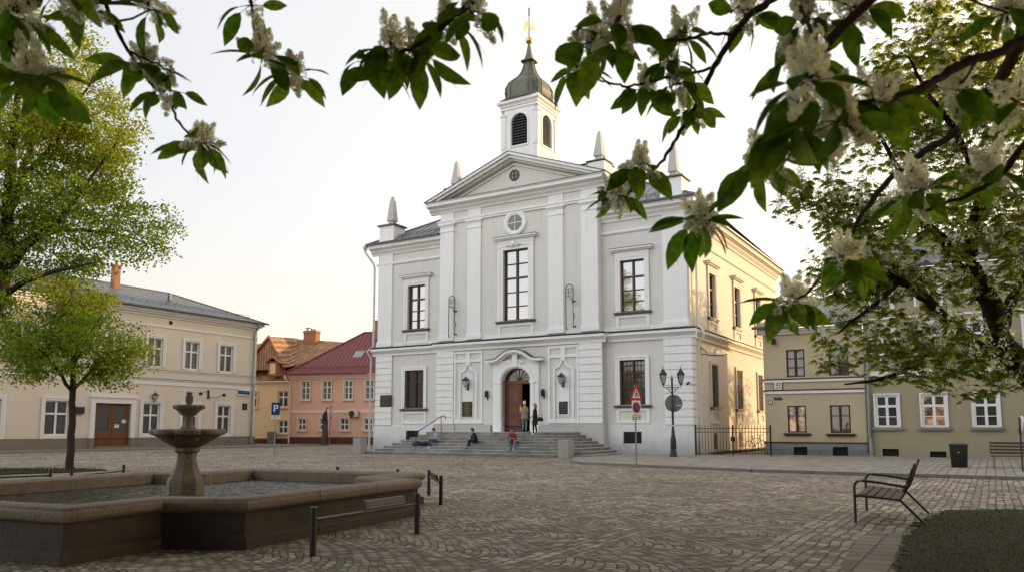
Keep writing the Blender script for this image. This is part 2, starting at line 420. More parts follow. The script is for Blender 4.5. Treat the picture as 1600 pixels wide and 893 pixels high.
def M_water():
    m, t, b = nt('dark_rippled_water')
    g = gpos(t)
    b.inputs['Base Color'].default_value = (.022,.020,.012,1); b.inputs['Roughness'].default_value = .04
    b.inputs['IOR'].default_value = 1.33; b.inputs['Specular IOR Level'].default_value = .38
    mp = N(t, 'ShaderNodeMapping'); mp.inputs['Scale'].default_value = (1, 2.2, 1); t.links.new(g, mp.inputs[0])
    h = mth(t, 'ADD', noise(t, mp.outputs[0], 2.4, 2, .5, .8), mth(t, 'MULTIPLY', noise(t, mp.outputs[0], 9, 1, .5, .4), .22))
    bn = bump(t, b, h, 1.0, .10)
    b.inputs['Specular IOR Level'].default_value = 0
    gl = N(t, 'ShaderNodeBsdfGlossy'); gl.inputs['Roughness'].default_value = .03; t.links.new(bn.outputs[0], gl.inputs['Normal'])
    lw = N(t, 'ShaderNodeLayerWeight'); lw.inputs[0].default_value = .34; t.links.new(bn.outputs[0], lw.inputs['Normal'])
    fc_ = N(t, 'ShaderNodeMapRange'); fc_.inputs[1].default_value = .0; fc_.inputs[2].default_value = 1.0; fc_.inputs[3].default_value = .05; fc_.inputs[4].default_value = .98; t.links.new(lw.outputs['Fresnel'], fc_.inputs[0])
    ms = N(t, 'ShaderNodeMixShader'); t.links.new(fc_.outputs[0], ms.inputs[0]); t.links.new(b.outputs[0], ms.inputs[1]); t.links.new(gl.outputs[0], ms.inputs[2]); t.links.new(ms.outputs[0], t.nodes['Material Output'].inputs[0])
    return m
MT['water'] = M_water()
# ------------------------------------------------------------------ builders for buildings
_old_build = MB.build
def _build(s, name, mat, parent=None, smooth=False, bevel=0, loc=None, recalc=True, xf=None):
    if xf: s.v = [xf(*p) for p in s.v]
    return _old_build(s, name, mat, parent, smooth, bevel, loc, recalc)
MB.build = _build

def wall_holes(mb, x0, x1, z0, z1, holes, y, depth):
    xs = sorted({x0, x1, *[h[0] for h in holes], *[h[1] for h in holes]}); zs = sorted({z0, z1, *[h[2] for h in holes], *[h[3] for h in holes]})
    xs = [x for x in xs if x0 <= x <= x1]; zs = [z for z in zs if z0 <= z <= z1]
    for i in range(len(xs)-1):
        for j in range(len(zs)-1):
            cx, cz = (xs[i]+xs[i+1])/2, (zs[j]+zs[j+1])/2
            if any(h[0] < cx < h[1] and h[2] < cz < h[3] for h in holes): continue
            mb.add([(xs[i],y,zs[j]),(xs[i+1],y,zs[j]),(xs[i+1],y,zs[j+1]),(xs[i],y,zs[j+1])], [(0,1,2,3)])
    for a, b, c, d in holes:
        yb = y+depth
        mb.add([(a,y,c),(a,yb,c),(a,yb,d),(a,y,d)], [(0,1,2,3)]); mb.add([(b,y,c),(b,y,d),(b,yb,d),(b,yb,c)], [(0,1,2,3)])
        mb.add([(a,y,c),(b,y,c),(b,yb,c),(a,yb,c)], [(0,1,2,3)]); mb.add([(a,y,d),(a,yb,d),(b,yb,d),(b,y,d)], [(0,1,2,3)])

def window(parent, x0, x1, z0, z1, y, fm, gm, cols=2, rows=(.5,), thick=None, fr=.07, bar=.03, xf=None, set_=.16, surround=None, sill=None, hood=None, grille=False, apron=None, name='window', sm=None, sillm=None):
    mb = MB(); yf = y+set_
    mb.box(x0, x0+fr, yf-.03, yf+.05, z0, z1).box(x1-fr, x1, yf-.03, yf+.05, z0, z1)
    mb.box(x0+fr, x1-fr, yf-.03, yf+.05, z0, z0+fr).box(x0+fr, x1-fr, yf-.03, yf+.05, z1-fr, z1)
    for k in range(1, cols):
        xc = x0+(x1-x0)*k/cols; w = fr*.75 if (cols == 2 or (cols % 2 == 0 and k == cols//2)) else bar*.6
        mb.box(xc-w, xc+w, yf-.04, yf+.04, z0+fr, z1-fr)
    for r in rows:
        zc = z0+(z1-z0)*r; w = fr*.7 if (thick is not None and abs(r-thick) < 1e-3) else bar*.7
        mb.box(x0+fr, x1-fr, yf-.045, yf+.03, zc-w, zc+w)
    w = mb.build(name, fm, parent, xf=xf)
    MB().box(x0+.02, x1-.02, yf+.055, yf+.09, z0+.02, z1-.02).build('pane', gm, w, xf=xf)
    if surround:
        s = surround; m = MB(); p = .07
        m.box(x0-s, x0, y-p, y+.02, z0-.0, z1+s).box(x1, x1+s, y-p, y+.02, z0-.0, z1+s).box(x0, x1, y-p, y+.02, z1, z1+s)
        o = s*.45
        m.box(x0-s-.03, x0-s+o, y-p-.03, y-p+.01, z0-.0, z1+s+.03).box(x1+s-o, x1+s+.03, y-p-.03, y-p+.01, z0-.0, z1+s+.03).box(x0-s+o, x1+s-o, y-p-.03, y-p+.01, z1+s-o, z1+s+.03)
        m.build('window_surround', sm, w, xf=xf)
    s = surround or .08
    if sill: MB().box(x0-s-.14, x1+s+.14, y-.19, y+.10, z0-.09, z0-.035).box(x0-s-.09, x1+s+.09, y-.13, y+.09, z0-.16, z0-.09).build('sill', [sillm or MT['flash']], w, xf=xf)
    if hood:
        zz = z1+s+hood; m = MB()
        m.box(x0-s-.05, x1+s+.05, y-.10, y, zz-.38, zz-.16).box(x0-s-.22, x1+s+.22, y-.22, y, zz-.16, zz-.09).box(x0-s-.30, x1+s+.30, y-.32, y, zz-.09, zz)
        m.build('hood', sm, w, xf=xf)
        MB().box(x0-s-.32, x1+s+.32, y-.34, y, zz+.003, zz+.03).build('flashing', MT['flash'], w, xf=xf)
    if apron:
        a0, a1 = z0-.17, z0-apron; m = MB()
        m.box(x0-s, x0-s+.17, y-.06, y, a1, a0).box(x1+s-.17, x1+s, y-.06, y, a1, a0).box(x0-s+.17, x1+s-.17, y-.06, y, a0-.16, a0).box(x0-s+.17, x1+s-.17, y-.06, y, a1, a1+.17)
        m.build('apron', sm, w, xf=xf)
    if grille:
        m = MB(); n = 7
        for k in range(n+1): xx = x0+.02+(x1-x0-.04)*k/n; m.box(xx-.012, xx+.012, y-.035, y-.012, z0-.02, z1+.02)
        for k in range(1, 8): zz = z0+(z1-z0)*k/8; m.box(x0-.03, x1+.03, y-.012, y+.012, zz-.012, zz+.012)
        m.build('grille', MT['iron'], w, xf=xf)
    return w

def downpipe(parent, pts, r, mat, name='downpipe'):
    o = MB().tube(pts, r, 10).build(name, mat, parent, smooth=True)
    m = MB()
    for i in range(len(pts)-1):
        a, b = Vector(pts[i]), Vector(pts[i+1])
        if abs((b-a).normalized().z) > .95:
            n = max(1, int((b-a).length/2.2))
            for k in range(1, n+1):
                c = a.lerp(b, k/(n+.5)); m.lathe([(r+.012, -.03), (r+.012, .03)], 10, c)
    if m.v: m.build('bracket', mat, o)
    return o

def seams(mb, x0, x1, step, pt, w=.03, h=.05):
    """standing seams: pt(x) -> (bottom point, top point)"""
    x = x0
    while x < x1:
        a, b = pt(x); a, b = Vector(a), Vector(b)
        if (b-a).length > .3: mb.tube([a+Vector((0,0,h*.4)), b+Vector((0,0,h*.4))], w/2, 4)
        x += step

# ------------------------------------------------------------------ ground and pavements
def sheet(name, poly, z, mat, kind='structure'):
    mb = MB(); n = len(poly)
    mb.add([(p[0], p[1], z) for p in poly], [tuple(range(n))])
    o = mb.build(name, mat, recalc=False)
    if kind: o['kind'] = kind
    return o
def slab(name, poly, z0, z1, mat, kind='structure', bevel=0):
    o = MB().prism(poly, 'z', z0, z1).build(name, mat, bevel=bevel); o['kind'] = kind; return o

sheet('ground', [(-900,-300),(900,-300),(900,1500),(-900,1500)], 0, MT['cobble'])
PAV = [(3.3,40.0),(2.75,36.0),(2.7,34.3),(2.95,33.3),(3.5,32.6),(5.6,30.2),(8.31,27.45),(11.5,25.15),(14.9,23.1),(22,18.8),(34,11.5),(70,20),(70,75),(10,75)]
slab('pavement', PAV, -.05, .10, MT['slab'])
kl = [Vector((p[0], p[1], 0)) for p in PAV[:11]]
mb = MB()
for i in range(len(kl)-1):
    a, b = kl[i], kl[i+1]; d = (b-a).normalized(); nn = Vector((-d.y, d.x, 0))
    if nn.y > 0 and i > 4: nn = -nn
    L = (b-a).length; k = 0
    nn = Vector((d.y, -d.x, 0)) if (Vector((-d.y, d.x, 0)).dot(Vector((6,40,0))-a) > 0) else Vector((-d.y, d.x, 0))
    while k < L-.02:
        e = min(L, k+1.0)
        p, q = a+d*(k+.006), a+d*(e-.006)
        mb.prism([(p.x,p.y),(q.x,q.y),(q.x+nn.x*.14,q.y+nn.y*.14),(p.x+nn.x*.14,p.y+nn.y*.14)], 'z', -.05, .108); k = e
mb.build('kerb', MT['kerb'], bevel=.008)['kind'] = 'structure'
# left footway along the long house
FL = Frame((-22.577, 69.308), vp_ang if False else 1.05594)
lf = [FL.w(3, -5.6, 0)[:2], FL.w(-40, -3.2, 0)[:2], FL.w(-40, .5, 0)[:2], FL.w(3, .5, 0)[:2]]
slab('footway', lf, -.05, .07, MT['slab2'])
a, b = Vector((*FL.w(3, -5.75, 0)[:2], 0)), Vector((*FL.w(-40, -3.35, 0)[:2], 0)); d = (b-a).normalized(); nn = Vector((-d.y, d.x, 0))
slab('footway_kerb', [(a.x,a.y),(b.x,b.y),((b+nn*.16).x,(b+nn*.16).y),((a+nn*.16).x,(a+nn*.16).y)], -.05, .085, MT['kerb'])
# street surface in front of the long house (smoother, darker)
# turf, edging
GR = [(3.75,7.6),(4.15,8.7),(5.35,10.9),(6.4,12.6),(7.9,14.5),(9.4,14.75),(13,14.2),(20,11),(20,3),(3.2,3)]
def ragged(P, st=.12, j=.05, seed=4):
    r_ = random.Random(seed); out = []
    for i in range(len(P)):
        a, b = Vector(P[i]), Vector(P[(i+1)%len(P)]); n = max(1, int((b-a).length/st))
        for k in range(n): q = a.lerp(b, k/n); out.append((q.x+r_.gauss(0,j), q.y+r_.gauss(0,j)))
    return out
GRR = ragged(GR[:7])+GR[8:] if False else ragged(GR)
slab('turf_base', GRR, -.02, .018, MT['soil'])
ST = [(3.2,7.4),(3.62,8.9),(4.85,11.2),(5.25,11.6),(5.75,11.3),(5.35,10.9),(4.15,8.7),(3.75,7.4)]
sheet('stone_edging', ST, .008, MT['strip'])
def inpoly(x, y, P):
    c = False; j = len(P)-1
    for i in range(len(P)):
        if ((P[i][1] > y) != (P[j][1] > y)) and (x < (P[j][0]-P[i][0])*(y-P[i][1])/(P[j][1]-P[i][1])+P[i][0]): c = not c
        j = i
    return c
def grass_field(name, P, n, label, h=.06, seed=3, z=.012):
    rr = random.Random(seed); mb = MB(); x0 = min(p[0] for p in P); x1 = max(p[0] for p in P); y0 = min(p[1] for p in P); y1 = max(p[1] for p in P)
    k = 0
    while k < n:
        x, y = rr.uniform(x0, x1), rr.uniform(y0, y1)
        if not inpoly(x, y, P): continue
        k += 1; a = rr.uniform(0, 6.28); hh = h*rr.uniform(.4, 1.4); w = .006*rr.uniform(.7, 1.4); l = rr.uniform(-.03, .03); l2 = rr.uniform(-.03, .03)
        dx, dy = w*math.cos(a), w*math.sin(a)
        mb.add([(x-dx,y-dy,z),(x+dx,y+dy,z),(x+l,y+l2,z+hh)], [(0,1,2)])
    o = mb.build(name, MT['grass'], recalc=False); tag(o, label, 'grass', kind='stuff'); return o
grass_field('grass', [(p[0]+random.uniform(-.03,.03), p[1]) for p in [(3.72,7.6),(4.1,8.7),(5.3,10.95),(6.35,12.65),(7.85,14.6),(9.4,14.85),(12,14.4),(13,9),(9,7.5)]], 36000, 'short dark green grass at the lower right corner of the square', .026)
GL = [FL.w(0,0,0)[:2]]
GL = [(-24,25.2),(-16.6,25.6),(-15.0,27.0),(-14.4,28.3),(-15.6,28.9),(-24,28.2)]
slab('tree_bed', GL, -.02, .04, MT['soil'])
grass_field('verge_grass', GL, 9000, 'thin strip of green grass around the foot of the small street tree', .10, 5, .03)

# ------------------------------------------------------------------ TOWN HALL
TA = R(-31.257)
TH = Frame((9.5227, 41.65), TA)
hall = thing('town_hall', 'large white and grey classical town hall with pediment, belfry and stone steps in front', 'building', (*TH.O, 0), TA)
XL, XR, CL, CR, CF = -21.8, 0.0, -16.3, -5.1, -.4
sidexf = lambda X, Y, Z: (XR - Y, X, Z)
upL, upR = (-19.2,-17.75,7.95,10.85), (-4.0,-2.55,7.95,10.85)
loL, loR = (-19.35,-17.8,2.77,5.25), (-4.1,-2.6,2.77,5.25)
baL, baR = (-19.1,-18.1,.74,1.34), (-3.88,-2.85,.68,1.3)
big = (-11.5,-9.75,7.93,12.24); dr = (-11.58,-9.58,1.28,5.06)
m = MB()
wall_holes(m, XL, CL, 1.65, 13.5, [upL, loL], 0, .3)
wall_holes(m, CR, XR, 1.65, 13.5, [upR, loR], 0, .3)
wall_holes(m, CL, CR, 1.65, 15.5, [big, (dr[0],dr[1],1.65,dr[3])], CF, .35)
m.box(XL, XR-.002, 19.9, 20.2, 0, 13.5)
m.add([(XL,0,0),(XL,20,0),(XL,20,13.5),(XL,0,13.5)], [(0,1,2,3)])
m.add([(CL,0,1.3),(CL,CF,1.3),(CL,CF,15.5),(CL,0,15.5)], [(0,1,2,3)]); m.add([(CR,0,1.3),(CR,CF,1.3),(CR,CF,15.5),(CR,0,15.5)], [(0,1,2,3)])
m.build('wall', MT['wall'], hall)
m = MB()
su = [(3.3,4.5,7.8,10.35),(8.5,9.7,7.8,10.35),(13.7,14.9,7.8,10.35)]; sl = [(3.35,4.55,2.7,5.1),(8.5,9.7,2.7,5.1),(13.7,14.9,2.7,5.1)]; sb = [(3.6,4.15,.35,1.2),(8.8,9.35,.35,1.2)]
wall_holes(m, 0, 20, 0, 12.6, su+sl+sb, 0, .3)
m.build('side_wall', MT['side'], hall, xf=sidexf)
# plinth
m = MB()
wall_holes(m, XL-.1, CL-.15, -.05, 1.65, [baL], -.12, .3); wall_holes(m, CR+.15, XR+.1, -.05, 1.65, [baR], -.12, .3)
m.add([(XR+.1,-.12,-.05),(XR+.1,.9,-.05),(XR+.1,.9,1.65),(XR+.1,-.12,1.65)], [(0,1,2,3)])
m.add([(XL-.1,-.12,-.05),(XL-.1,20,-.05),(XL-.1,20,1.65),(XL-.1,-.12,1.65)], [(0,1,2,3)])
m.add([(XL-.1,-.12,1.65),(XR+.1,-.12,1.65),(XR+.1,.1,1.65),(XL-.1,.1,1.65)], [(0,1,2,3)])
m.build('plinth', MT['white_low'], hall)
MB().box(CL-.22, dr[0]-.75, CF-.16, .1, -.05, 1.72).box(CL-.26, -14.95, CF-.24, .1, -.05, 1.74).build('stone_plinth', MT['granite'], hall, bevel=.01)
MB().box(dr[1]+.35, CR+.22, CF-.16, .1, -.05, 1.72).box(-6.5, CR+.26, CF-.24, .1, -.05, 1.74).build('stone_plinth', MT['granite'], hall, bevel=.01)
# rusticated lower pilasters
def rustic(x0, x1, y, z0=1.66, z1=6.3, n=11, mat='white', xf=None):
    mb = MB(); mb.box(x0+.03, x1-.03, y-.06, y+.05, z0, z1); h = (z1-z0)/n
    for k in range(n): mb.box(x0, x1, y-.12, y-.055, z0+k*h+.022, z0+(k+1)*h-.022)
    return mb.build('rusticated_pilaster', MT[mat], hall, bevel=.012, xf=xf)
rustic(XL-.02, -20.42, 0); rustic(-1.5, XR+.02, 0)
rustic(CL-.14, -15.12, CF, 1.75); rustic(-6.38, CR+.14, CF, 1.75)
mb = MB(); h = (6.3-1.66)/11
for k in range(11): mb.box(-.12, .55, -.10, -.001, 1.66+k*h+.022, 1.66+(k+1)*h-.022)
mb.build('rusticated_corner', MT['white'], hall, bevel=.012, xf=sidexf)
# string course
SP = [(0.02,6.30),(-.10,6.30),(-.10,6.42),(-.16,6.50),(-.30,6.60),(-.34,6.62),(-.34,6.76),(0.02,6.80)]
m = MB()
def prof(mb, P, y, x0, x1): mb.prism([(p[0]+y, p[1]) for p in P], 'x', x0, x1)
prof(m, SP, 0, XL-.34, CL-.3); prof(m, SP, 0, CR+.3, XR+.34); prof(m, SP, CF, CL-.34, CR+.34)
m.prism([(CL, 6.3), (CL-.34, 6.62), (CL-.34, 6.76), (CL, 6.8)], 'y', CF+.01, 0.005)
m.build('string_course', MT['white'], hall)
m = MB(); prof(m, SP, 0, -.002, 20); m.build('side_string_course', MT['side_trim'], hall, xf=sidexf)
m = MB()
m.box(XL-.37, CL-.37, -.38, .02, 6.815, 6.865).box(CR+.37, XR+.37, -.38, .02, 6.815, 6.865).box(CL-.37, CR+.37, CF-.38, CF+.02, 6.815, 6.865)
m.box(XR, XR+.37, .02, 20, 6.815, 6.855)
m.build('flashing', MT['flash'], hall)
m = MB(); m.box(XL-.03, CL-.02, -.04, .01, 6.87, 7.12).box(CR+.02, XR+.03, -.04, .01, 6.87, 7.12).box(CL-.04, CR+.04, CF-.05, CF+.01, 6.87, 7.12); m.build('upper_base_band', MT['white'], hall)
# upper pilasters
def pil(x0, x1, y, z0, z1, cap=True, xf=None):
    mb = MB(); mb.box(x0, x1, y-.10, y+.02, z0, z1)
    mb.box(x0-.07, x1+.07, y-.17, y+.02, z0-.10, z0+.20).box(x0-.035, x1+.035, y-.135, y+.02, z0+.20, z0+.28)
    if cap:
        mb.box(x0-.04, x1+.04, y-.14, y+.02, z1-.52, z1-.44).box(x0-.05, x1+.05, y-.14, y+.02, z1-.16, z1-.08).box(x0-.11, x1+.11, y-.20, y+.02, z1-.08, z1+.02)
    return mb.build('pilaster', MT['white'], hall, bevel=.012, xf=xf)
pil(XL+.1, -20.52, 0, 7.0, 12.44, False); pil(-1.45, XR-.1, 0, 7.0, 12.44, False)
for a, b in ((CL+.05,-15.2),(-14.12,-13.12),(-8.34,-7.36),(-6.2,CR-.05)): pil(a, b, CF, 7.05, 14.45)
# wing frieze and cornice
FP = [(0.02,12.43),(-.06,12.43),(-.10,12.50),(-.10,12.60),(0.02,12.62)]
WC = [(0.02,13.15),(-.08,13.15),(-.10,13.25),(-.22,13.36),(-.26,13.40),(-.26,13.48),(-.42,13.55),(-.52,13.58),(-.52,13.72),(-.58,13.80),(0.02,13.80)]
for xa, xb, s_ in ((XL, CL+.1, -1), (CR-.1, XR, 1)):
    for P, o_, nm_ in ((FP,.1,'frieze_moulding'), (WC,.5,'wing_cornice')):
        m = MB(); prof(m, P, 0, xa-(o_ if s_ < 0 else 0), xb+(o_ if s_ > 0 else 0))
        m.build(nm_, MT['white'], hall)
MB().box(XL+.1, -20.52, -.05, .02, 12.62, 13.15).build('frieze_block', MT['white'], hall); MB().box(-1.45, XR-.1, -.05, .02, 12.62, 13.15).build('frieze_block', MT['white'], hall)
m = MB()
SC2 = [(p[0], p[1]-.55) for p in WC]
prof(m, SC2, 0, .01, 20.3); prof(m, [(p[0], p[1]-.75) for p in FP], 0, .01, 20)
m.build('side_cornice', MT['side_trim'], hall, xf=sidexf)
m = MB(); m.box(XL-.66, CL-.02, -.70, -.5, 13.80, 13.93).box(CR+.02, XR+.66, -.70, -.5, 13.80, 13.93)
m.box(XR+.5, XR+.68, -.5, 20.3, 13.27, 13.40).box(XL-.68, XL-.5, -.5, 20.3, 13.80, 13.93)
m.build('gutter', MT['flash'], hall, bevel=.02)
# main roof (hipped, standing seam)
ex0, ex1, ey0, ey1, ez, kk = XL-.62, XR+.62, -.62, 20.5, 13.86, .57
hy = (ey1-ey0)/2; rz = ez+kk*hy
m = MB()
zc = ez+kk*(.3-ey0)
m.add([(ex0,ey0,ez),(CL,ey0,ez),(CL,.3,zc),(CR,.3,zc),(CR,ey0,ez),(ex1,ey0,ez),(ex1-hy,ey0+hy,rz),(ex0+hy,ey0+hy,rz)], [tuple(range(8))])
m.add([(ex0,ey0,ez),(ex1,ey0,ez),(ex1,ey1,ez-.45),(ex0,ey1,ez),(ex0+hy,ey0+hy,rz),(ex1-hy,ey0+hy,rz)], [(2,3,4,5),(3,0,4)])
m.add([(ex1,ey0,ez-.0),(ex1,ey1,ez-.45),(ex1-hy,ey0+hy,rz)], [(0,1,2)])
def ptf(x):
    t = min(x-ex0, ex1-x, hy); s0 = .3-ey0 if CL-.1 < x < CR+.1 else 0; return (x, ey0+s0, ez+kk*s0), (x, ey0+t, ez+kk*t)
seams(m, ex0+.3, ex1, .62, ptf)
def pts_(yv):
    t = min(yv-ey0, ey1-yv, hy); return (ex1, yv, ez-.45*(yv-ey0)/(ey1-ey0)), (ex1-t, yv, ez+kk*t)
seams(m, ey0+.3, ey1, .62, pts_)
m.tube([(ex0,ey0,ez+.03),(ex0+hy,ey0+hy,rz+.03),(ex1-hy,ey0+hy,rz+.03),(ex1,ey0,ez+.03)], .07, 6)
m.build('roof', MT['metalroof'], hall)
def snowguard(parent, p0, p1, n, h=.22, name='snow_guard', mat='flash'):
    p0, p1 = Vector(p0), Vector(p1); mb = MB()
    for k in range(n+1):
        q = p0.lerp(p1, k/n); mb.tube([q, q+Vector((0,0,h))], .018, 4)
    for zz in (.5, .95): mb.tube([p0+Vector((0,0,h*zz)), p1+Vector((0,0,h*zz))], .016, 4)
    return mb.build(name, MT[mat], parent)
snowguard(hall, (ex0+.9,.1,ez+kk*.7), (CL-.1,.1,ez+kk*.7), 9); snowguard(hall, (CR+.1,.1,ez+kk*.7), (ex1-.9,.1,ez+kk*.7), 9)
# central entablature, pediment
m = MB()
AR = [(0.02,14.47),(-.10,14.47),(-.10,14.56),(-.16,14.60),(-.16,14.70),(0.02,14.72)]
CC = [(0.1,15.20),(-.10,15.20),(-.12,15.28),(-.26,15.40),(-.30,15.42),(-.30,15.50),(-.52,15.58),(-.62,15.60),(-.62,15.76),(-.70,15.84),(0.1,15.84)]
prof(m, AR, CF, CL-.16, CR+.16); prof(m, CC, CF, CL-.72, CR+.72)
for a, b in ((CL+.05,-15.2),(-14.12,-13.12),(-8.34,-7.36),(-6.2,CR-.05)): m.box(a, b, CF-.06, CF+.02, 14.74, 15.2)
for s_, e_ in ((CL-.6, CL), (CR, CR+.6)): m.box(s_, e_, CF+.11, 1.0, 15.42, 15.835)
m.build('entablature', MT['white'], hall)
XC = (CL+CR)/2; px0, px1, pz0, pz1 = CL-.74, CR+.74, 15.88, 18.15
m = MB(); m.add([(CL-.2,CF-.02,15.84),(CR+.2,CF-.02,15.84),(XC,CF-.02,pz1-.32)], [(0,1,2)])
m.build('tympanum', MT['wall'], hall)
m = MB()
for sgn, xa in ((1, px0), (-1, px1)):
    for (t0, t1, yo) in ((0, .17, -.78), (.17, .34, -.62), (.34, .44, -.36), (.58, .66, -.12)):
        def q(x, t): return pz0+(pz1-pz0)*((x-xa)/(XC-xa)) - t
        # measured down from the slope line, clipped at the cornice
        def xat(t): return xa+(XC-xa)*(t/(pz1-pz0))
        a0, a1 = xat(t0), xat(t1)
        m.prism([(a0, pz0), (XC, pz1-t0), (XC, pz1-t1), (a1, pz0)], 'y', CF+yo, CF+.02)
m.build('raking_cornice', MT['white'], hall)
m = MB()
for xa in (px0, px1):
    m.prism([(xa-(.06 if xa==px0 else -.06), pz0+.003), (XC, pz1+.035), (XC, pz1+.003), (xa+(.0 if xa==px0 else 0), pz0+.003-.03)], 'y', CF-.82, 3.0)
m.box(px0, px1, CF-.72, CF-.03, 15.842, 15.872)
m.build('pediment_flashing', MT['flash'], hall)
m = MB(); m.lathe([(.36,-.05),(.36,.03),(.24,.05),(.24,-.05)], 24)
m.v = [(XC+p[0], CF-.02-p[2], 16.85+p[1]) for p in m.v]
w = m.build('round_window', MT['redwood'], hall)
m = MB(); m.lathe([(.25,0),(.25,.01)], 20); m.v = [(XC+p[0], CF-.04-p[2], 16.85+p[1]) for p in m.v]; m.build('pane', MT['glass'], w)
MB().box(XC-.02,XC+.02,CF-.09,CF-.06,16.62,17.08).box(XC-.23,XC+.23,CF-.088,CF-.062,16.83,16.87).build('glazing_bar', MT['redwood'], w)
# oculus
m = MB(); m.lathe([(.80,-.02),(.80,.07),(.74,.11),(.62,.11),(.56,.07),(.5,.07),(.5,-.1)], 40)
OX, OZ = XC+.05, 13.88
m.v = [(OX+p[0], CF-p[2], OZ+p[1]) for p in m.v]; w = m.build('oculus', MT['white'], hall, smooth=True)
m = MB(); m.lathe([(.55,0),(.55,.02)], 28); m.v = [(OX+p[0], CF-.02-p[2], OZ+p[1]) for p in m.v]; m.build('pane', MT['glass'], w)
MB().box(OX-.025,OX+.025,CF-.075,CF-.045,OZ-.52,OZ+.52).box(OX-.52,OX+.52,CF-.073,CF-.047,OZ-.025,OZ+.025).build('glazing_bar', MT['winwhite'], w)
# windows
for r_, x_ in ((upL,0),(upR,0)):
    window(hall, *r_, 0, MT['redwood'], MT['glass_sky'], 2, (.2,.42,.68,), .68, surround=.26, sill=True, hood=.40, apron=.95, sm=MT['white'])
for r_ in (loL, loR): window(hall, *r_, 0, MT['redwood'], MT['glass_warm'], 2, (.35,.7), .7, surround=.22, sill=True, grille=True, apron=1.0, sm=MT['white'])
for r_ in (baL, baR): window(hall, *r_, -.12, MT['dark'], MT['dark'], 2, (.5,), grille=True, sm=MT['white'], name='basement_window')
wb = window(hall, *big, CF, MT['redwood'], MT['glass_sky'], 2, (.2,.4,.6,.8), .6, surround=.36, sill=True, hood=.42, apron=1.0, sm=MT['white'])
# relief ornament above the big window
m = MB()
for k in range(-3, 4):
    if k: 
        c = XC+k*.16; m.tube([(XC+k*.05, CF-.16, 12.42+.0), (c, CF-.18, 12.62-abs(k)*.03), (c+.05*k/abs(k), CF-.15, 12.5)], [.03,.035,.02], 6)
m.lathe([(.02,-.16),(.14,-.05),(.12,.08),(.04,.17)], 10, (XC, CF-.12, 12.6))
m.build('relief_ornament', MT['white'], wb, smooth=True)
for r_ in su: window(hall, *r_, 0, MT['redwood'], MT['glass'], 2, (.33,.66), .66, surround=.2, sill=True, hood=.38, apron=.9, sm=MT['side_trim'], xf=sidexf)
for r_ in sl: window(hall, *r_, 0, MT['redwood'], MT['glass'], 2, (.33,.66), .66, surround=.18, sill=True, grille=True, apron=.95, sm=MT['side_trim'], xf=sidexf)
for r_ in sb: window(hall, *r_, 0, MT['dark'], MT['dark'], 2, (.5,), grille=True, sm=MT['side_trim'], xf=sidexf, name='basement_window')
# framed niches either side of the door
def niche(x0, x1):
    c = (x0+x1)/2; mb = MB(); ya, yb = CF-.07, CF+.01
    zt = 6.22
    mb.box(x0-.0, x0+.13, ya, yb, 1.78, zt).box(x1-.13, x1, ya, yb, 1.78, zt).box(x0+.13, x1-.13, ya, yb, zt-.13, zt).box(x0+.13, x1-.13, ya, yb, 1.78, 2.02)
    mb.box(x0+.13, x1-.13, ya, yb, 5.55, 5.72)
    mb.box(c-.14, c+.14, ya-.035, yb, 5.38, 6.18)
    w_, h_ = .60, 4.95
    og = [(c-w_,2.02),(c-w_,h_-.05),(c-w_*.9,h_),(c-w_*.55,h_+.06),(c-w_*.3,h_+.22),(c-.1,h_+.42),(c,h_+.46),(c+.1,h_+.42),(c+w_*.3,h_+.22),(c+w_*.55,h_+.06),(c+w_*.9,h_),(c+w_,h_-.05),(c+w_,2.02)]
    mb.strip(og, .11, 'y', ya, yb)
    mb.prism([(c-.36,2.15),(c+.36,2.15),(c+.36,4.6),(c+.3,4.72),(c+.15,4.82),(c,4.86),(c-.15,4.82),(c-.3,4.72),(c-.36,4.6)], 'y', CF-.035, yb)
    mb.build('framed_niche', MT['white'], hall, bevel=.008)
niche(-15.1, -12.98); niche(-8.42, -6.42)
# door surround
DX = (dr[0]+dr[1])/2; dw = (dr[1]-dr[0])/2; zs, ah = 4.30, .76
arc_in = [(DX+dw*math.cos(a), zs+ah*math.sin(a)) for a in [math.pi*k/16 for k in range(17)]]      # right -> left
m = MB(); ow = 1.58; top = 5.52; ya, yb = CF-.14, CF+.36
out = []
for k in range(17):
    a = math.pi*k/16; cx_, sx_ = math.cos(a), math.sin(a)
    if abs(cx_) > .72: out.append((DX+ow*(1 if cx_ > 0 else -1), zs+(top-zs)*min(1, abs(sx_)/.694)))
    else: out.append((DX+ow*cx_/.72, top))
for k in range(16):
    m.prism([arc_in[k], out[k], out[k+1], arc_in[k+1]], 'y', ya, yb)
m.box(DX-ow, DX-dw, ya, yb, 1.70, zs).box(DX+dw, DX+ow, ya, yb, 1.70, zs)
m.box(DX-ow, DX-dw, ya-.03, yb, 1.28, 1.70).box(DX+dw, DX+ow, ya-.03, yb, 1.28, 1.70)
m.strip([(DX+(dw+.16)*math.cos(a), zs+(ah+.16)*math.sin(a)) for a in [math.pi*k/20 for k in range(21)]], .15, 'y', ya-.05, ya+.01)
m.box(DX-dw-.42, DX-dw+.02, ya-.07, ya+.01, zs-.16, zs+.0).box(DX+dw-.02, DX+dw+.42, ya-.07, ya+.01, zs-.16, zs+.0)
m.box(DX-dw-.28, DX-dw-.06, ya-.04, ya+.01, 1.8, zs-.16).box(DX+dw+.06, DX+dw+.28, ya-.04, ya+.01, 1.8, zs-.16)
ds = m.build('door_surround', MT['white'], hall)
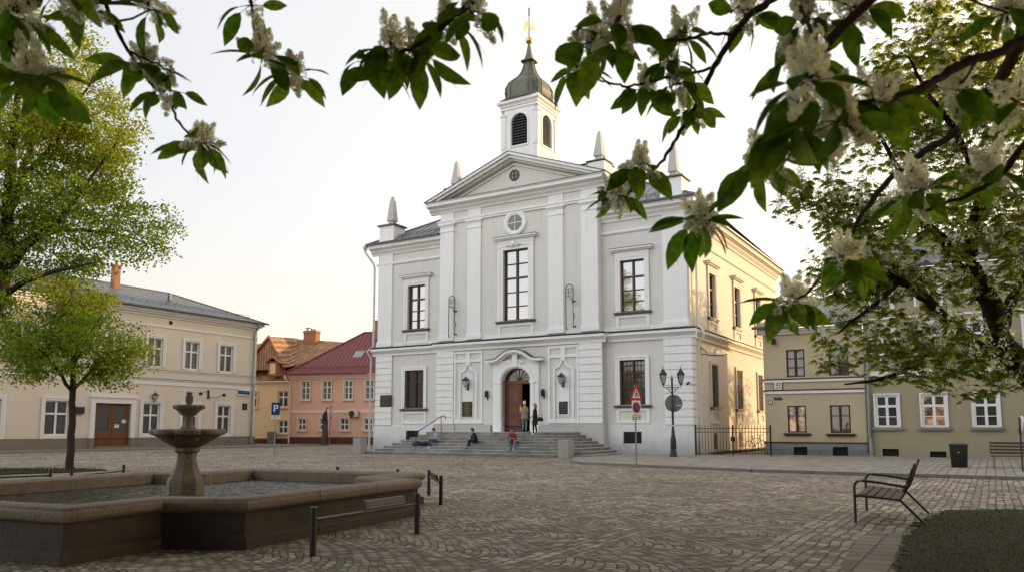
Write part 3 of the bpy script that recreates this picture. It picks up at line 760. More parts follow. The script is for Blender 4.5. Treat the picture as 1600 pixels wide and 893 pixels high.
hp = [(DX-1.92,5.50),(DX-1.5,5.50),(DX-1.2,5.56),(DX-.95,5.74),(DX-.6,5.95),(DX-.25,6.04),(DX,6.06),(DX+.25,6.04),(DX+.6,5.95),(DX+.95,5.74),(DX+1.2,5.56),(DX+1.5,5.50),(DX+1.92,5.50)]
m = MB(); m.strip(hp, .16, 'y', CF-.46, CF-.0); m.strip([(p[0]*1.0, p[1]-.13) for p in hp[1:-1]], .10, 'y', CF-.30, CF); m.build('door_hood', MT['white'], ds)
m = MB(); m.strip([(p[0], p[1]+.10) for p in hp], .035, 'y', CF-.50, CF); m.build('flashing', MT['flash'], ds)
m = MB(); m.box(DX-.17, DX+.17, CF-.26, CF-.14, 5.12, 5.86)
for s_ in (-1, 1):
    for k in range(6):
        a = R(12+k*22); L_ = .62-.03*k
        x1_, z1_ = DX+s_*(.22+L_*math.cos(a)), 5.28+L_*.62*math.sin(a)
        m.tube([(DX+s_*.2, CF-.15, 5.26), ((DX+s_*.2+x1_)/2, CF-.19, (5.26+z1_)/2+.05), (x1_, CF-.15, z1_)], [.02,.05,.015], 6)
m.build('relief_ornament', MT['white'], ds, smooth=True)
# doors
yd = CF+.30
def leaf(x0, x1, parent, rot=None):
    mb = MB(); mb.box(x0, x1, yd, yd+.05, 1.30, 4.12)
    for za, zb in ((1.5,2.15),(2.3,2.75),(2.9,3.95)):
        mb.strip([(x0+.12,za),(x1-.12,za),(x1-.12,zb),(x0+.12,zb)], .05, 'y', yd-.025, yd+.01, closed=True)
        mb.box(x0+.22, x1-.22, yd-.018, yd+.01, za+.1, zb-.1)
    return mb.build('door_leaf', MT['door'], parent, bevel=.008)
dl = leaf(DX-dw+.08, DX+.20, hall)
dl['label'] = 'closed panelled left door leaf'
MB().tube([(DX+.10,yd-.02,2.45),(DX+.10,yd-.09,2.5),(DX+.10,yd-.09,2.78),(DX+.10,yd-.02,2.83)], .018, 8).box(DX+.08,DX+.12,yd-.035,yd-.02,2.42,2.86).build('door_handle', MT['gold'], dl)
m = MB(); m.box(DX-dw, DX-dw+.08, yd-.03, yd+.08, 1.29, 4.12).box(DX+dw-.08, DX+dw, yd-.03, yd+.08, 1.29, 4.12).box(DX-dw, DX+dw, yd-.05, yd+.08, 4.12, 4.34)
m.strip([(DX+(dw-.05)*math.cos(a), 4.34+.68*math.sin(a)) for a in [math.pi*k/16 for k in range(17)]], .09, 'y', yd-.03, yd+.06)
for k in range(1, 8):
    a = math.pi*k/8; m.tube([(DX, yd, 4.34), (DX+(dw-.08)*math.cos(a), yd, 4.34+.66*math.sin(a))], .016, 5)
df = m.build('door_frame', MT['door'], hall)
MB().prism([(DX-dw,4.34)]+[(p[0],4.34+(p[1]-zs)*.92) for p in reversed(arc_in)][1:-1]+[(DX+dw,4.34)], 'y', yd+.03, yd+.06).build('fanlight', MT['glass'], df)
# open right leaf turned inwards, dark hall behind
m = MB(); m.box(DX+dw-.13, DX+dw-.08, yd+.08, yd+.95, 1.30, 4.12); o = m.build('door_leaf', MT['door'], hall); o['label'] = 'right door leaf standing open inwards'
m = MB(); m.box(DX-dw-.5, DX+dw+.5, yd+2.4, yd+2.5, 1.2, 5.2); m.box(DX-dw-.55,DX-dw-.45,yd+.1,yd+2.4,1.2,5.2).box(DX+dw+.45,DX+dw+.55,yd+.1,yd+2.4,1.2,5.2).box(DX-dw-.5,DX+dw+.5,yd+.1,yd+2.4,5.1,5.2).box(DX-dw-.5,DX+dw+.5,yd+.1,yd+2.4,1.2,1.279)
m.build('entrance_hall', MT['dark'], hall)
# attic, obelisks
m = MB(); m.box(CL-.05, CR+.05, .35, 1.7, 15.0, 16.95); m.box(CL-.1, CL+.95, .2, 1.3, 15.86, 16.98).box(CR-.95, CR+.1, .2, 1.3, 15.86, 16.98)
m.build('attic', MT['white'], hall, bevel=.01)
MB().box(CL-.12, CR+.12, .28, 1.78, 16.985, 17.03).box(CL-.2, CL+1.05, .12, 1.4, 17.033, 17.08).box(CR-1.05, CR+.2, .12, 1.4, 17.033, 17.08).build('attic_flashing', MT['flash'], hall)
def obelisk(x, y, z, h, w=.34, finial=False, label=None):
    mb = MB(); mb.sq([(w*.95,z),(w*.95,z+.14),(w*.75,z+.18),(w*.72,z+.30),(w*1.0,z+.36),(w*1.0,z+.42),(w*.52 if finial else w*.34,z+h*.93),(0.02,z+h)], (x,y))
    if finial: mb.lathe([(.02,0),(.13,.06),(.15,.14),(.07,.24),(.02,.3)], 10, (x,y,z+h-.12))
    o = mb.build('obelisk', MT['granite'], hall)
    return o
obelisk(CL+.43, .75, 17.08, 1.95, .28); obelisk(CR-.43, .75, 17.08, 1.95, .28)
for x in (-20.95, -.85):
    m = MB().box(x-.62, x+.62, -.25, .95, 13.85, 15.1); m.box(x-.66, x+.66, -.29, .99, 13.85, 14.1)
    pd = m.build('pedestal', MT['white'], hall, bevel=.01)
    MB().box(x-.74, x+.74, -.37, 1.07, 15.11, 15.2).build('flashing', MT['flash'], pd)
    obelisk(x, .35, 15.2, 1.95, .27, True)
# belfry
TX, TY, th = XC, 1.4, 1.27
m = MB()
m.box(TX-th-.03, TX+th+.03, TY-th-.03, TY+th+.03, 14.5, 18.85)
def twr(mb, y):   # one belfry face with an arched opening, canonical facade coordinates centred on 0
    hw, z0, zs2, rr = .58, 18.95, 20.45, .55
    arc = [(hw*math.cos(a), zs2+rr*math.sin(a)) for a in [math.pi*k/12 for k in range(13)]]
    mb.box(-th, -hw, y, y+.2, 18.85, 21.35).box(hw, th, y, y+.2, 18.85, 21.35).box(-hw, hw, y, y+.2, 18.85, z0)
    for k in range(12): mb.prism([arc[k], (arc[k][0], 21.35), (arc[k+1][0], 21.35), arc[k+1]], 'y', y, y+.2)
    mb.box(-th-.02, -th+.30, y-.07, y+.05, 18.85, 21.1).box(th-.30, th+.02, y-.07, y+.05, 18.85, 21.1)
    mb.box(-th-.05, -th+.34, y-.11, y+.05, 20.95, 21.05).box(th-.34, th+.05, y-.11, y+.05, 20.95, 21.05)
    mb.box(-hw-.1, hw+.1, y-.08, y, 18.85, 18.95)
    mb.strip([(hw+.07, z0)]+[((hw+.07)*math.cos(a), zs2+(rr+.07)*math.sin(a)) for a in [math.pi*k/12 for k in range(13)]]+[(-hw-.07, z0)], .1, 'y', y-.04, y)
xfF = lambda X, Y, Z: (TX+X, TY-th+Y, Z); xfR = lambda X, Y, Z: (TX+th-Y, TY+X, Z); xfB = lambda X, Y, Z: (TX-X, TY+th-Y, Z); xfL = lambda X, Y, Z: (TX-th+Y, TY-X, Z)
body = MB(); body.v = m.v; body.f = m.f; body.m = m.m
for xf in (xfF, xfR, xfB, xfL):
    q = MB(); twr(q, 0); body.add([xf(*p) for p in q.v], q.f)
body.box(TX-th-.06, TX+th+.06, TY-th-.06, TY+th+.06, 21.35, 21.5)
twp = body.build('belfry', MT['white'], hall)
for xf in (xfF, xfR, xfB, xfL):
    q = MB()
    for k in range(11):
        z = 18.98+k*.18; 
        if z > 20.98: break
        hw = .58 if z < 20.4 else .58*math.sqrt(max(0, 1-((z-20.4)/.6)**2))
        q.add([(-hw,.06,z),(hw,.06,z),(hw,.2,z+.12),(-hw,.2,z+.12),(-hw,.06,z+.025),(hw,.06,z+.025),(hw,.2,z+.145),(-hw,.2,z+.145)], [(0,1,2,3),(4,5,6,7),(0,1,5,4)])
    q.build('louvre', MT['flash'], twp, xf=xf)
    MB().box(-.6, .6, .205, .22, 18.9, 21.1).build('louvre_back', MT['dark'], twp, xf=xf)
m = MB(); m.sq([(th+.02,21.5),(th+.10,21.54),(th+.10,21.62),(th+.20,21.72),(th+.24,21.74),(th+.24,21.88),(th+.2,21.95)], (TX,TY))
for k in range(22):
    for xf in (xfF, xfR): m.add(*(lambda b: ([xf(*p) for p in b.v], b.f))(MB().box(-th+k*.12, -th+k*.12+.06, -.09, -.02, 21.53, 21.6)))
m.build('belfry_cornice', MT['white'], twp)
dome_prof = [(1.56,21.95),(1.46,22.02),(1.27,22.16),(1.21,22.36),(1.25,22.65),(1.23,22.95),(1.10,23.26),(.86,23.52),(.60,23.78),(.44,24.08),(.33,24.42),(.27,24.75),(.30,24.8),(.44,24.84),(.44,24.9),(.30,24.98),(.22,25.15),(.15,25.45),(.10,25.8),(.06,26.1)]
m = MB()
def octring(h, z):
    # square plan with rounded corners
    pts = []
    for k in range(16):
        a = 2*math.pi*(k+.5)/16; c, s_ = math.cos(a), math.sin(a); e = .42
        pts.append((TX+h*1.03*math.copysign(abs(c)**e, c), TY+h*1.03*math.copysign(abs(s_)**e, s_), z))
    return pts
m.loft([octring(h, z) for h, z in dome_prof]); 
for k in range(16):
    m.tube([(lambda q: (q[k][0], q[k][1], q[k][2]))(octring(h*1.01, z)) for h, z in dome_prof[:13]], .022, 5)
dm = m.build('dome', MT['copper'], twp, smooth=True)
m = MB(); m.lathe([(.04,-.24),(.12,-.2),(.22,-.1),(.245,0),(.22,.1),(.12,.2),(.03,.24)], 20, (TX,TY,26.3)); m.build('ball', MT['gold'], dm, smooth=True)
m = MB(); m.tube([(TX,TY,26.45),(TX,TY,28.6)], [.035,.015], 6)
m.tube([(TX,TY,28.0),(TX,TY,28.5)], .045, 6)
m.build('rod', MT['iron'], dm)
m = MB(); 
m.prism([(TX-.42,27.1),(TX-.3,27.45),(TX-.36,27.75),(TX-.2,27.6),(TX-.04,27.7),(TX-.05,27.3),(TX-.2,27.2),(TX-.25,27.0)], 'y', TY-.01, TY+.01)
m.prism([(TX+.04,27.3),(TX+.2,27.2),(TX+.42,27.35),(TX+.36,27.1),(TX+.45,26.85),(TX+.2,27.0),(TX+.05,27.0)], 'y', TY-.01, TY+.01)
m.build('weather_vane', MT['gold'], dm)
# downpipes
downpipe(hall, [(XL-.75,-.55,13.8),(XL-.75,-.55,13.4),(XL-.25,-.25,12.6),(XL-.18,-.2,12.3),(XL-.18,-.2,6.95),(XL-.5,-.5,6.6),(XL-.28,-.3,6.2),(XL-.28,-.3,.1)], .07, MT['pipe'])
m = MB(); m.lathe([(.08,-.2),(.17,0),(.17,.12)], 10, (XL-.75,-.55,13.7)); m.build('rainwater_hopper', MT['pipe'], hall)
downpipe(hall, [(XR+.62,.5,13.3),(XR+.2,.6,12.3),(XR+.2,.6,7.0),(XR+.5,.6,6.7),(XR+.5,.6,6.4),(XR+.25,.6,6.1),(XR+.25,.6,.15)], .07, MT['side_trim'])

# ------------------------------------------------------------------ steps
steps = thing('stone_staircase', 'broad grey granite staircase with eight steps leading up to the town hall door', 'staircase', (*TH.w(-10.7,-2.5,0)[:2], 0), TA)
ox, oy = -10.7, -2.5
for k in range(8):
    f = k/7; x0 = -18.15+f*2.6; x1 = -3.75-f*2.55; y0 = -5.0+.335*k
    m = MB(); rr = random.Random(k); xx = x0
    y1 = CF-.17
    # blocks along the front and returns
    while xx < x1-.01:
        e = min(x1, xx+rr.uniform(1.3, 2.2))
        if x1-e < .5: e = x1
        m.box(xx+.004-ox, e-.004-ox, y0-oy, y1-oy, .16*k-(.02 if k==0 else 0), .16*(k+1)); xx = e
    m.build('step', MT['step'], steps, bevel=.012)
for i, (x, y, lab) in enumerate(((-18.55,-5.1,'pale granite block at the left foot of the town hall steps'),(-4.78,-5.3,'pale granite block at the right foot of the town hall steps'))):
    mb = MB().box(-.30,.30,-.3,.3,-.02,.93)
    o = mb.build('stone_block', MT['block'], bevel=.03); o.location = TH.w(x,y,0); o.rotation_euler = (0,0,TA)
    tag(o, lab, 'stone block', 'granite blocks flanking the steps')
def handrail(x, y0, z0, y1, z1, lab):
    t = thing('handrail', lab, 'handrail', TH.w(x,(y0+y1)/2,0), TA, 'metal handrails on the steps')
    cy = (y0+y1)/2
    m = MB(); h = .92
    m.tube([(0,y0-cy-.02,z0+h-.04),(0,y0-cy,z0+h),(0,y1-cy,z1+h),(0,y1-cy+.25,z1+h+.04),(0,y1-cy+.42,z1+h+.0),(0,y1-cy+.47,z1+h-.12),(0,y1-cy+.42,z1+h-.2)], .024, 8)
    m.build('rail', MT['ironpost'], t, smooth=True)
    for yy, zz in ((y0,z0),(y1,z1)): MB().tube([(0,yy-cy,zz),(0,yy-cy,zz+h)], .022, 8).build('post', MT['ironpost'], t)
handrail(-14.7,-4.7,.32,-2.3,1.28,'dark metal handrail beside the seated person in the grey top')
handrail(-8.35,-4.7,.32,-2.3,1.28,'dark metal handrail beside the seated person in the red jacket')
MB().box(DX-dw+.001, DX+dw-.001, CF-.168, yd+.5, .9, 1.276).build('threshold', MT['granite'], hall)

# ------------------------------------------------------------------ LONG HOUSE on the left
LA = 1.05594
lh = thing('long_house', 'long two storey beige house with grey metal roof on the left side of the square', 'building', (*FL.O, 0), LA)
UW = [(-3.99,-2.61),(-7.40,-6.06),(-10.75,-9.45),(-14.1,-12.8),(-17.4,-16.1),(-20.7,-19.4),(-24.0,-22.7),(-27.3,-26.0),(-30.6,-29.3)]
LW = [(-4.0,-2.63),(-7.4,-5.95),(-10.9,-9.45),(-18.28,-16.64),(-22.6,-21.1),(-26.5,-25.0),(-30.4,-28.9)]
DRL = (-14.76,-11.94,.2,3.3)
m = MB(); wall_holes(m, -38, 0, .8, 10.35, [(a,b,6.2,8.42) for a,b in UW]+[(a,b,1.02,3.38) for a,b in LW]+[(DRL[0],DRL[1],.8,DRL[3])], 0, .25)
m.add([(0,0,0),(0,11,0),(0,11,10.3),(0,0,10.3)], [(0,1,2,3)]); m.add([(-38,11,0),(0,11,0),(0,11,10.3),(-38,11,10.3)], [(0,1,2,3)])
m.build('wall', MT['beige'], lh)
m = MB().box(-38, DRL[0]-.35, -.06, .1, 0, .78).box(DRL[1]+.35, .06, -.06, .1, 0, .78); m.build('plinth', MT['browngranite'], lh)
m = MB()
m.box(-38, .05, -.05, .01, 4.82, 5.2).box(-38, .08, -.12, .01, 5.2, 5.27); m.box(-38, .04, -.05, .01, 5.88, 5.96).box(-38, .04, -.06, .01, 9.30, 9.46)
m.box(-38, .1, -.10, .01, 10.1, 10.28).box(-38, .25, -.30, .01, 10.28, 10.42).box(-38, .4, -.46, .01, 10.42, 10.62)
m.build('cornice', MT['beige_trim'], lh)
MB().box(-38, .09, -.14, .01, 5.273, 5.31).box(-38,.05,-.07,.01,5.963,5.99).build('flashing', MT['flash'], lh)
m = MB(); ex, ey, ezz = .62, -.62, 10.66
m.add([(-38,ey,ezz),(ex,ey,ezz),(ex,11.5,ezz),(-38,11.5,ezz),(-38,5.4,13.1),(-5.2,5.4,13.1)], [(0,1,5,4),(1,2,5),(2,3,4,5)])
def pl(x):
    t = min(1, (ex-x)/(ex+5.2)); return (x, ey, ezz), (x, ey+(5.4-ey)*t, ezz+(13.1-ezz)*t)
seams(m, -37.7, ex-.2, .6, pl)
m.tube([(ex,ey,ezz+.03),(-5.2,5.4,13.13),(-38,5.4,13.13)], .06, 6)
m.build('roof', MT['metalroof'], lh)
snowguard(lh, (-36,.45,11.08), (-.6,.45,11.08), 28, .3)
MB().box(-38, .68, -.72, -.58, 10.6, 10.72).build('gutter', MT['flash'], lh, bevel=.02)
m = MB().box(-11.15,-10.65,4.0,4.5,12.2,14.3).box(-11.2,-10.6,3.95,4.55,14.3,14.4); m.build('chimney', MT['brick'], lh)
m = MB().box(-7.2,-6.95,2.5,2.75,11.8,12.6); m.build('roof_vent', MT['flash'], lh)
for a, b in UW: window(lh, a, b, 6.2, 8.42, 0, MT['winwhite'], MT['glass_cur'], 2, (.64,), .64, fr=.09, surround=.24, sm=MT['beige_trim'], set_=.14)
for a, b in LW: window(lh, a, b, 1.02, 3.38, 0, MT['winwhite'], MT['glass'], 2, (.62,), .62, fr=.09, surround=.26, sm=MT['beige_trim'], set_=.14)
for a, b in LW: MB().box(a-.26, b+.26, -.075, .0, .80, 1.0).build('sill', MT['beige_trim'], lh)
MB().box(-9.0,-8.7,-.01,.05,9.62,9.9).build('air_vent', MT['dark'], lh)
# double door
m = MB(); m.box(DRL[0]-.36, DRL[0], -.14, .25, .79, 3.7).box(DRL[1], DRL[1]+.36, -.14, .25, .79, 3.7).box(DRL[0], DRL[1], -.14, .25, 3.3, 3.7).box(DRL[0]-.42, DRL[1]+.42, -.22, 0, 3.7, 3.86); m.build('door_surround', MT['beige_trim'], lh)
MB().box(DRL[0]-.38, DRL[0], -.17, .25, 0, .78).box(DRL[1], DRL[1]+.38, -.17, .25, 0, .78).box(DRL[0], DRL[1], -.5, .3, 0, .2).build('door_base', MT['browngranite'], lh)
mid = (DRL[0]+DRL[1])/2
for s_, x0, x1 in ((0, DRL[0]+.06, mid-.01), (1, mid+.01, DRL[1]-.06)):
    m = MB(); m.box(x0, x0+.2, .10, .17, .21, 3.24).box(x1-.2, x1, .10, .17, .21, 3.24).box(x0+.2, x1-.2, .10, .17, .21, 1.25).box(x0+.2, x1-.2, .10, .17, 3.06, 3.24).box(x0+.3, x1-.3, .085, .10, .4, 1.1)
    lf_ = m.build('door_leaf', MT['doorbrown'], lh, bevel=.008)
    MB().box(x0+.2, x1-.2, .13, .15, 1.25, 3.06).build('pane', MT['glass'], lf_)
    hx = x1-.1 if s_ == 0 else x0+.1
    MB().tube([(hx,.08,1.5),(hx,.03,1.55),(hx,.03,1.75),(hx,.08,1.8)], .016, 6).build('door_handle', MT['gold'], lf_)
for k, (x, z) in enumerate(((mid+.45,1.65),(mid+1.0,2.0))):
    o = MB().box(-.17,.17,-.005,.005,-.12,.12).build('paper_notice', MT['signwhite']); o.location = FL.w(x, .12, z); o.rotation_euler = (0,0,LA)
    tag(o, ('white paper notice taped low inside the brown double door','small pale notice higher up on the right glass of the brown double door')[k], 'notice')
downpipe(lh, [(-.45,-.66,10.6),(-.45,-.66,10.35),(-.45,-.16,9.9),(-.45,-.16,5.6),(-.45,-.24,5.3),(-.45,-.24,4.9),(-.45,-.16,4.7),(-.45,-.16,.1)], .07, MT['zinc'])

# ------------------------------------------------------------------ wall fittings (lanterns, plaques, brackets)
def lantern(loc, rz, label, group, s=1.0, arm=True, up=False):
    t = thing('wall_lantern', label, 'lantern', loc, rz, group)
    m = MB(); m.box(-.045*s,.045*s,-.02,.0,-.22*s,.10*s)
    m.tube([(0,-.01,-.12*s),(0,-.12*s,-.20*s),(0,-.2*s,-.16*s),(0,-.2*s,-.06*s)], .018*s, 6)
    m.build('bracket', MT['iron'], t, smooth=True)
    y = -.2*s; m = MB()
    q = [(.055,-.06),(.115,.20)]
    for a in range(4):
        an = math.pi/4+a*math.pi/2
        m.tube([(q[0][0]*1.41*s*math.cos(an), y+q[0][0]*1.41*s*math.sin(an), -.06*s),(q[1][0]*1.41*s*math.cos(an), y+q[1][0]*1.41*s*math.sin(an), .20*s)], .010*s, 4)
    m.sq([(.06*s,-.085*s),(.065*s,-.06*s)], (0,y)); m.sq([(.13*s,.20*s),(.14*s,.22*s),(.06*s,.32*s),(.05*s,.36*s),(.0,.37*s)], (0,y))
    m.lathe([(.01,0),(.025*s,.02*s),(.006,.09*s)], 8, (0,y,.36*s))
    m.build('lantern_frame', MT['iron'], t)
    m = MB(); m.sq([(.048*s,-.055*s),(.10*s,.198*s)], (0,y)); m.build('lamp_glass', MT['lampglass'], t)
    return t
def onwall(F, x, y, z): return F.w(x, y, z)
lantern(TH.w(-14.04,CF-.035,4.12), TA, 'black wall lantern in the framed niche left of the town hall door', None, 1.35)
lantern(TH.w(-7.42,CF-.035,4.12), TA, 'black wall lantern in the framed niche right of the town hall door', None, 1.35)
def torch(loc, rz, label):
    t = thing('wall_lamp', label, 'wall lamp', loc, rz)
    m = MB(); m.box(-.05,.05,-.02,0,-.3,.25); m.tube([(0,-.01,-.1),(0,-.14,-.16),(0,-.18,-.05)], .022, 6); m.build('bracket', MT['iron'], t)
    m = MB(); m.lathe([(.04,-.16),(.09,-.14),(.10,.12),(.11,.14),(.04,.24),(.01,.30)], 10, (0,-.18,0)); m.build('lamp_body', MT['iron'], t, smooth=True)
torch(TH.w(-12.62,CF,3.5), TA, 'slim black wall lamp close to the left edge of the town hall door surround')
torch(TH.w(-8.72,CF,3.5), TA, 'slim black wall lamp close to the right edge of the town hall door surround')
def plaque(loc, rz, w, h, label, lines=5, border=False, mat='plaque', lmat='plaquegold', ins=.7):
    t = thing('plaque', label, 'plaque', loc, rz)
    MB().box(-w/2,w/2,-.03,.01,-h/2,h/2).build('plate', MT[mat], t, bevel=.004)
    m = MB(); rr = random.Random(label)
    for k in range(lines):
        z = h/2-h*(k+.8)/(lines+.6); ww = w*ins*rr.uniform(.55,1)/2; x = -ww
        while x < ww:
            e = x+rr.uniform(.03,.07)*w/.6; m.box(x, min(e, ww), -.034, -.03, z-h*.018, z+h*.018); x = e+.012
    m.build('lettering', MT[lmat], t)
    if border: MB().strip([(-w/2-.04,-h/2-.04),(w/2+.04,-h/2-.04),(w/2+.04,h/2+.04),(-w/2-.04,h/2+.04)], .07, 'y', -.05, .012, closed=True).build('frame', MT[border], t)
    return t
plaque(TH.w(-14.1,CF-.035,2.66), TA, .74, .92, 'dark bronze plaque in the niche left of the town hall door', 8)
MB().box(0,.001,0,.001,0,.001)
plaque(TH.w(-7.42,CF-.035,2.65), TA, .58, .72, 'dark plaque with pale mount in the niche right of the town hall door', 4, 'white', lmat='signgrey')
plaque(TH.w(-20.85,-.122,3.3), TA, .98, .76, 'wide dark plaque with gold lines at the left corner of the town hall', 4, ins=.8)
def ironhanger(x, z0, z1, label):
    t = thing('iron_hanger', label, 'wrought iron bracket', TH.w(x, CF-.1, (z0+z1)/2), TA, 'wrought iron hangers on the town hall front')
    h = z1-z0; b = -h/2; w = .46; tp = h/2-w/2
    m = MB(); y = -.18
    m.tube([(0,y,b)]+[(w/2-w/2*math.cos(a), y, tp+w/2*1.15*math.sin(a)) for a in [math.pi*k/12 for k in range(13)]]+[(w,y,tp-.45),(w*.98,y,tp-.7)], .026, 6)
    m.build('arched_bar', MT['iron'], t, smooth=True)
    m = MB(); m.tube([(w*.5+.14*math.cos(a)*(1-a/9), y, tp-.1+.17*math.sin(a)*(1-a/9)) for a in [.5*k for k in range(13)]], .02, 5)
    m.tube([(0.02,y,tp-.38),(w*.3,y,tp-.46),(w*.6,y,tp-.42),(w*.8,y,tp-.62),(w,y,tp-.9)], .022, 5)
    m.tube([(w*.3,y,tp-.46),(w*.45,y,tp-.2),(w*.2,y,tp+.05)], .014, 5)
    m.build('scroll', MT['iron'], t, smooth=True)
    m = MB(); m.tube([(w*.98,y,tp-.7),(w*1.02,y,tp-1.0),(w*.96,y,tp-1.3),(w*1.05,y,tp-1.55),(w,y,b+.16),(w,y,b+.12)], [.03,.02,.02,.03,.018,.018], 6)
    m.tube([(w*1.02,y,tp-1.4),(w*1.25,y,tp-1.5),(w*1.2,y,tp-1.7),(w*1.02,y,tp-1.66)], .018, 5)
    m.box(w-.02,w+.16,y-.03,y+.03,b+.10,b+.19); m.box(w,w+.16,y-.04,y+.04,tp-.78,tp-.68)
    m.tube([(0,y,b+.05),(0,.0,b+.05)], .02, 5); m.tube([(0,y,tp-.2),(0,.0,tp-.2)], .02, 5)
    m.build('hanging_ornament', MT['iron'], t)
ironhanger(-15.38, 7.15, 9.72, 'wrought iron scroll hanger on the town hall left of the tall middle window')
ironhanger(-7.1, 7.10, 9.66, 'wrought iron scroll hanger on the town hall right of the tall middle window')
# bracket light at the corner of the side wall
t = thing('wall_camera', 'small black camera on the right corner of the town hall', 'camera', TH.w(-.1,-.13,3.9), TA)
MB().box(-.03,.03,-.16,0,-.03,.03).tube([(0,-.18,-.05),(.0,-.34,-.1)], .06, 8).build('camera_body', MT['iron'], t)
t = thing('side_bracket', 'twisted black iron bracket on the side wall of the town hall above the gate', 'wall bracket', TH.w(.02,1.2,5.7), TA+math.pi/2)
m = MB(); m.tube([(0,-.03,.4),(.05,-.12,.1),(-.04,-.1,-.2),(.3,-.5,-.25),(.6,-1.0,-.28),(.9,-1.3,-.2)], .03, 6); m.tube([(-.05,-.05,.25),(.2,-.3,.0),(.1,-.5,-.3)], .02, 6); m.build('bracket', MT['iron'], t, smooth=True)
# left house fittings
lantern(FL.w(-10.1,-.02,3.72), LA, 'black lantern above the ground floor window next to the brown double door', None, 1.3)
t = thing('wall_bracket_lamp', 'black double armed bracket with two small lamps on the beige house', 'wall lamp', FL.w(-5.0,0,4.25), LA)
m = MB(); m.box(-.09,.09,-.06,0,-.35,.35); m.tube([(0,-.05,.2),(-.45,-.4,.25),(-1.1,-.5,.05)], .025, 6); m.tube([(0,-.05,-.2),(.5,-.4,-.25),(1.15,-.5,.0)], .025, 6); m.build('bracket', MT['iron'], t)
for x, z in ((-1.15,.0),(1.2,-.03)):
    m = MB(); m.lathe([(.06,-.12),(.15,-.05),(.15,.08),(.05,.16)], 10, (x,-.5,z)); m.build('lamp_shade', MT['iron'], t, smooth=True)
plaque(FL.w(-1.15,-.01,3.35), LA, .52, .55, 'small dark square plaque at the far corner of the beige house', 4)
t = plaque(FL.w(-1.35,-.06,4.55), LA, 1.25, .34, 'blue street name plate under the band of the beige house', 1, 'signwhite', mat='blue', lmat='signwhite')
t = thing('letter_box', 'black box beside the brown double door of the beige house', 'letter box', FL.w(-15.9,-.0,2.75), LA)
MB().box(-.3,.3,-.2,0,-.24,.24).build('body', MT['iron'], t, bevel=.02); MB().box(-.2,.2,-.21,-.2,.08,.13).build('slot', MT['flash'], t)
lantern(FL.w(-21.8,-.02,4.6), LA, 'small black lantern at the left edge of the beige house', None, 1.2)

# ------------------------------------------------------------------ PINK HOUSE
PA = R(-15)
FP_ = Frame((-21.494, 76.363), PA)
ph = thing('pink_house', 'salmon pink two storey house with red metal roof between beige house and town hall', 'building', (*FP_.O, 0), PA)
UP = [(1.25,2.1),(3.5,4.4),(5.78,6.62),(7.95,8.8),(10.2,11.05)]; LP_ = [(1.0,1.78),(3.3,4.18),(5.45,6.28),(7.9,8.72)]
m = MB(); wall_holes(m, 0, 26, .66, 6.5, [(a,b,4.2,6.0) for a,b in UP]+[(a,b,1.3,2.4) for a,b in LP_], 0, .2)
m.add([(0,0,0),(0,8,0),(0,8,6.5),(0,0,6.5)], [(0,1,2,3)]); m.build('wall', MT['pink'], ph)
MB().box(-.03, 26, -.05, .1, -.05, .66).build('plinth', MT['oxblood'], ph)
MB().box(-.03,16,-.04,.01,2.95,3.22).build('band', MT['pink_trim'], ph)
m = MB().box(-.1,16,-.12,.01,6.2,6.38).box(-.25,16,-.3,.01,6.38,6.6); m.build('cornice', MT['pink_trim'], ph)
m = MB(); Ex, Ey, Ez = -.45, -.5, 6.68
m.add([(Ex,Ey,Ez),(26,Ey,Ez),(26,4.5,11.1),(Ex+6.0,4.5,11.1),(Ex,9.5,Ez)], [(0,1,2,3),(0,3,4)])  # unseen far end lengthened to keep low sun off the long house
def pp(x):
    t = min(1, (x-Ex)/6.0); return (x,Ey,Ez), (x,Ey+5*t,Ez+(11.1-Ez)*t)
seams(m, Ex+.25, 16, .42, pp, .04, .06); m.tube([(Ex,Ey,Ez+.03),(Ex+6,4.5,11.13),(26,4.5,11.13)], .08, 6)
m.build('roof', MT['redroof'], ph)
snowguard(ph, (.6,.05,7.2), (15,.05,7.2), 26, .18, mat='redroof')
MB().box(Ex-.06,16,Ey-.12,Ey+.02,6.6,6.72).build('gutter', MT['redroof'], ph)
sk = MB(); sk.add([(5.9,1.25,8.28),(6.9,1.25,8.28),(6.9,2.0,8.94),(5.9,2.0,8.94)], [(0,1,2,3)]); sk.v = [(x,y,z+.07) for x,y,z in sk.v]
sk.v += [(x,y,z-.12) for x,y,z in sk.v]; sk.f += [(0,1,5,4),(1,2,6,5),(2,3,7,6),(3,0,4,7)]; sk.m += [0]*4
sk.build('skylight', MT['glass_sky'], ph)
MB().box(7.1,7.8,3.6,4.2,9.8,12.1).box(7.05,7.85,3.55,4.25,12.1,12.2).build('chimney', MT['brick'], ph)
for a, b in UP: window(ph, a, b, 4.2, 6.0, 0, MT['winwhite'], MT['glass_cur'], 2, (.33,.66), .66, fr=.07, surround=.08, sm=MT['pink_trim'], set_=.06, sill=True, sillm=MT['pink_trim'])
for a, b in LP_: window(ph, a, b, 1.3, 2.4, 0, MT['winwhite'], MT['glass'], 2, (.5,), .5, fr=.07, surround=.08, sm=MT['pink_trim'], set_=.06, sill=True, sillm=MT['pink_trim'])
downpipe(ph, [(-.3,-.55,6.6),(-.3,-.55,6.3),(.06,-.12,5.7),(.06,-.12,.05)], .08, MT['pink_trim'])
t = thing('air_conditioner', 'round fanned air conditioning unit on the wall of the pink house', 'air conditioner', FP_.w(6.95,0,2.85), PA)
MB().box(-.5,.45,-.42,-.1,-.3,.32).build('casing', MT['acwhite'], t, bevel=.05)
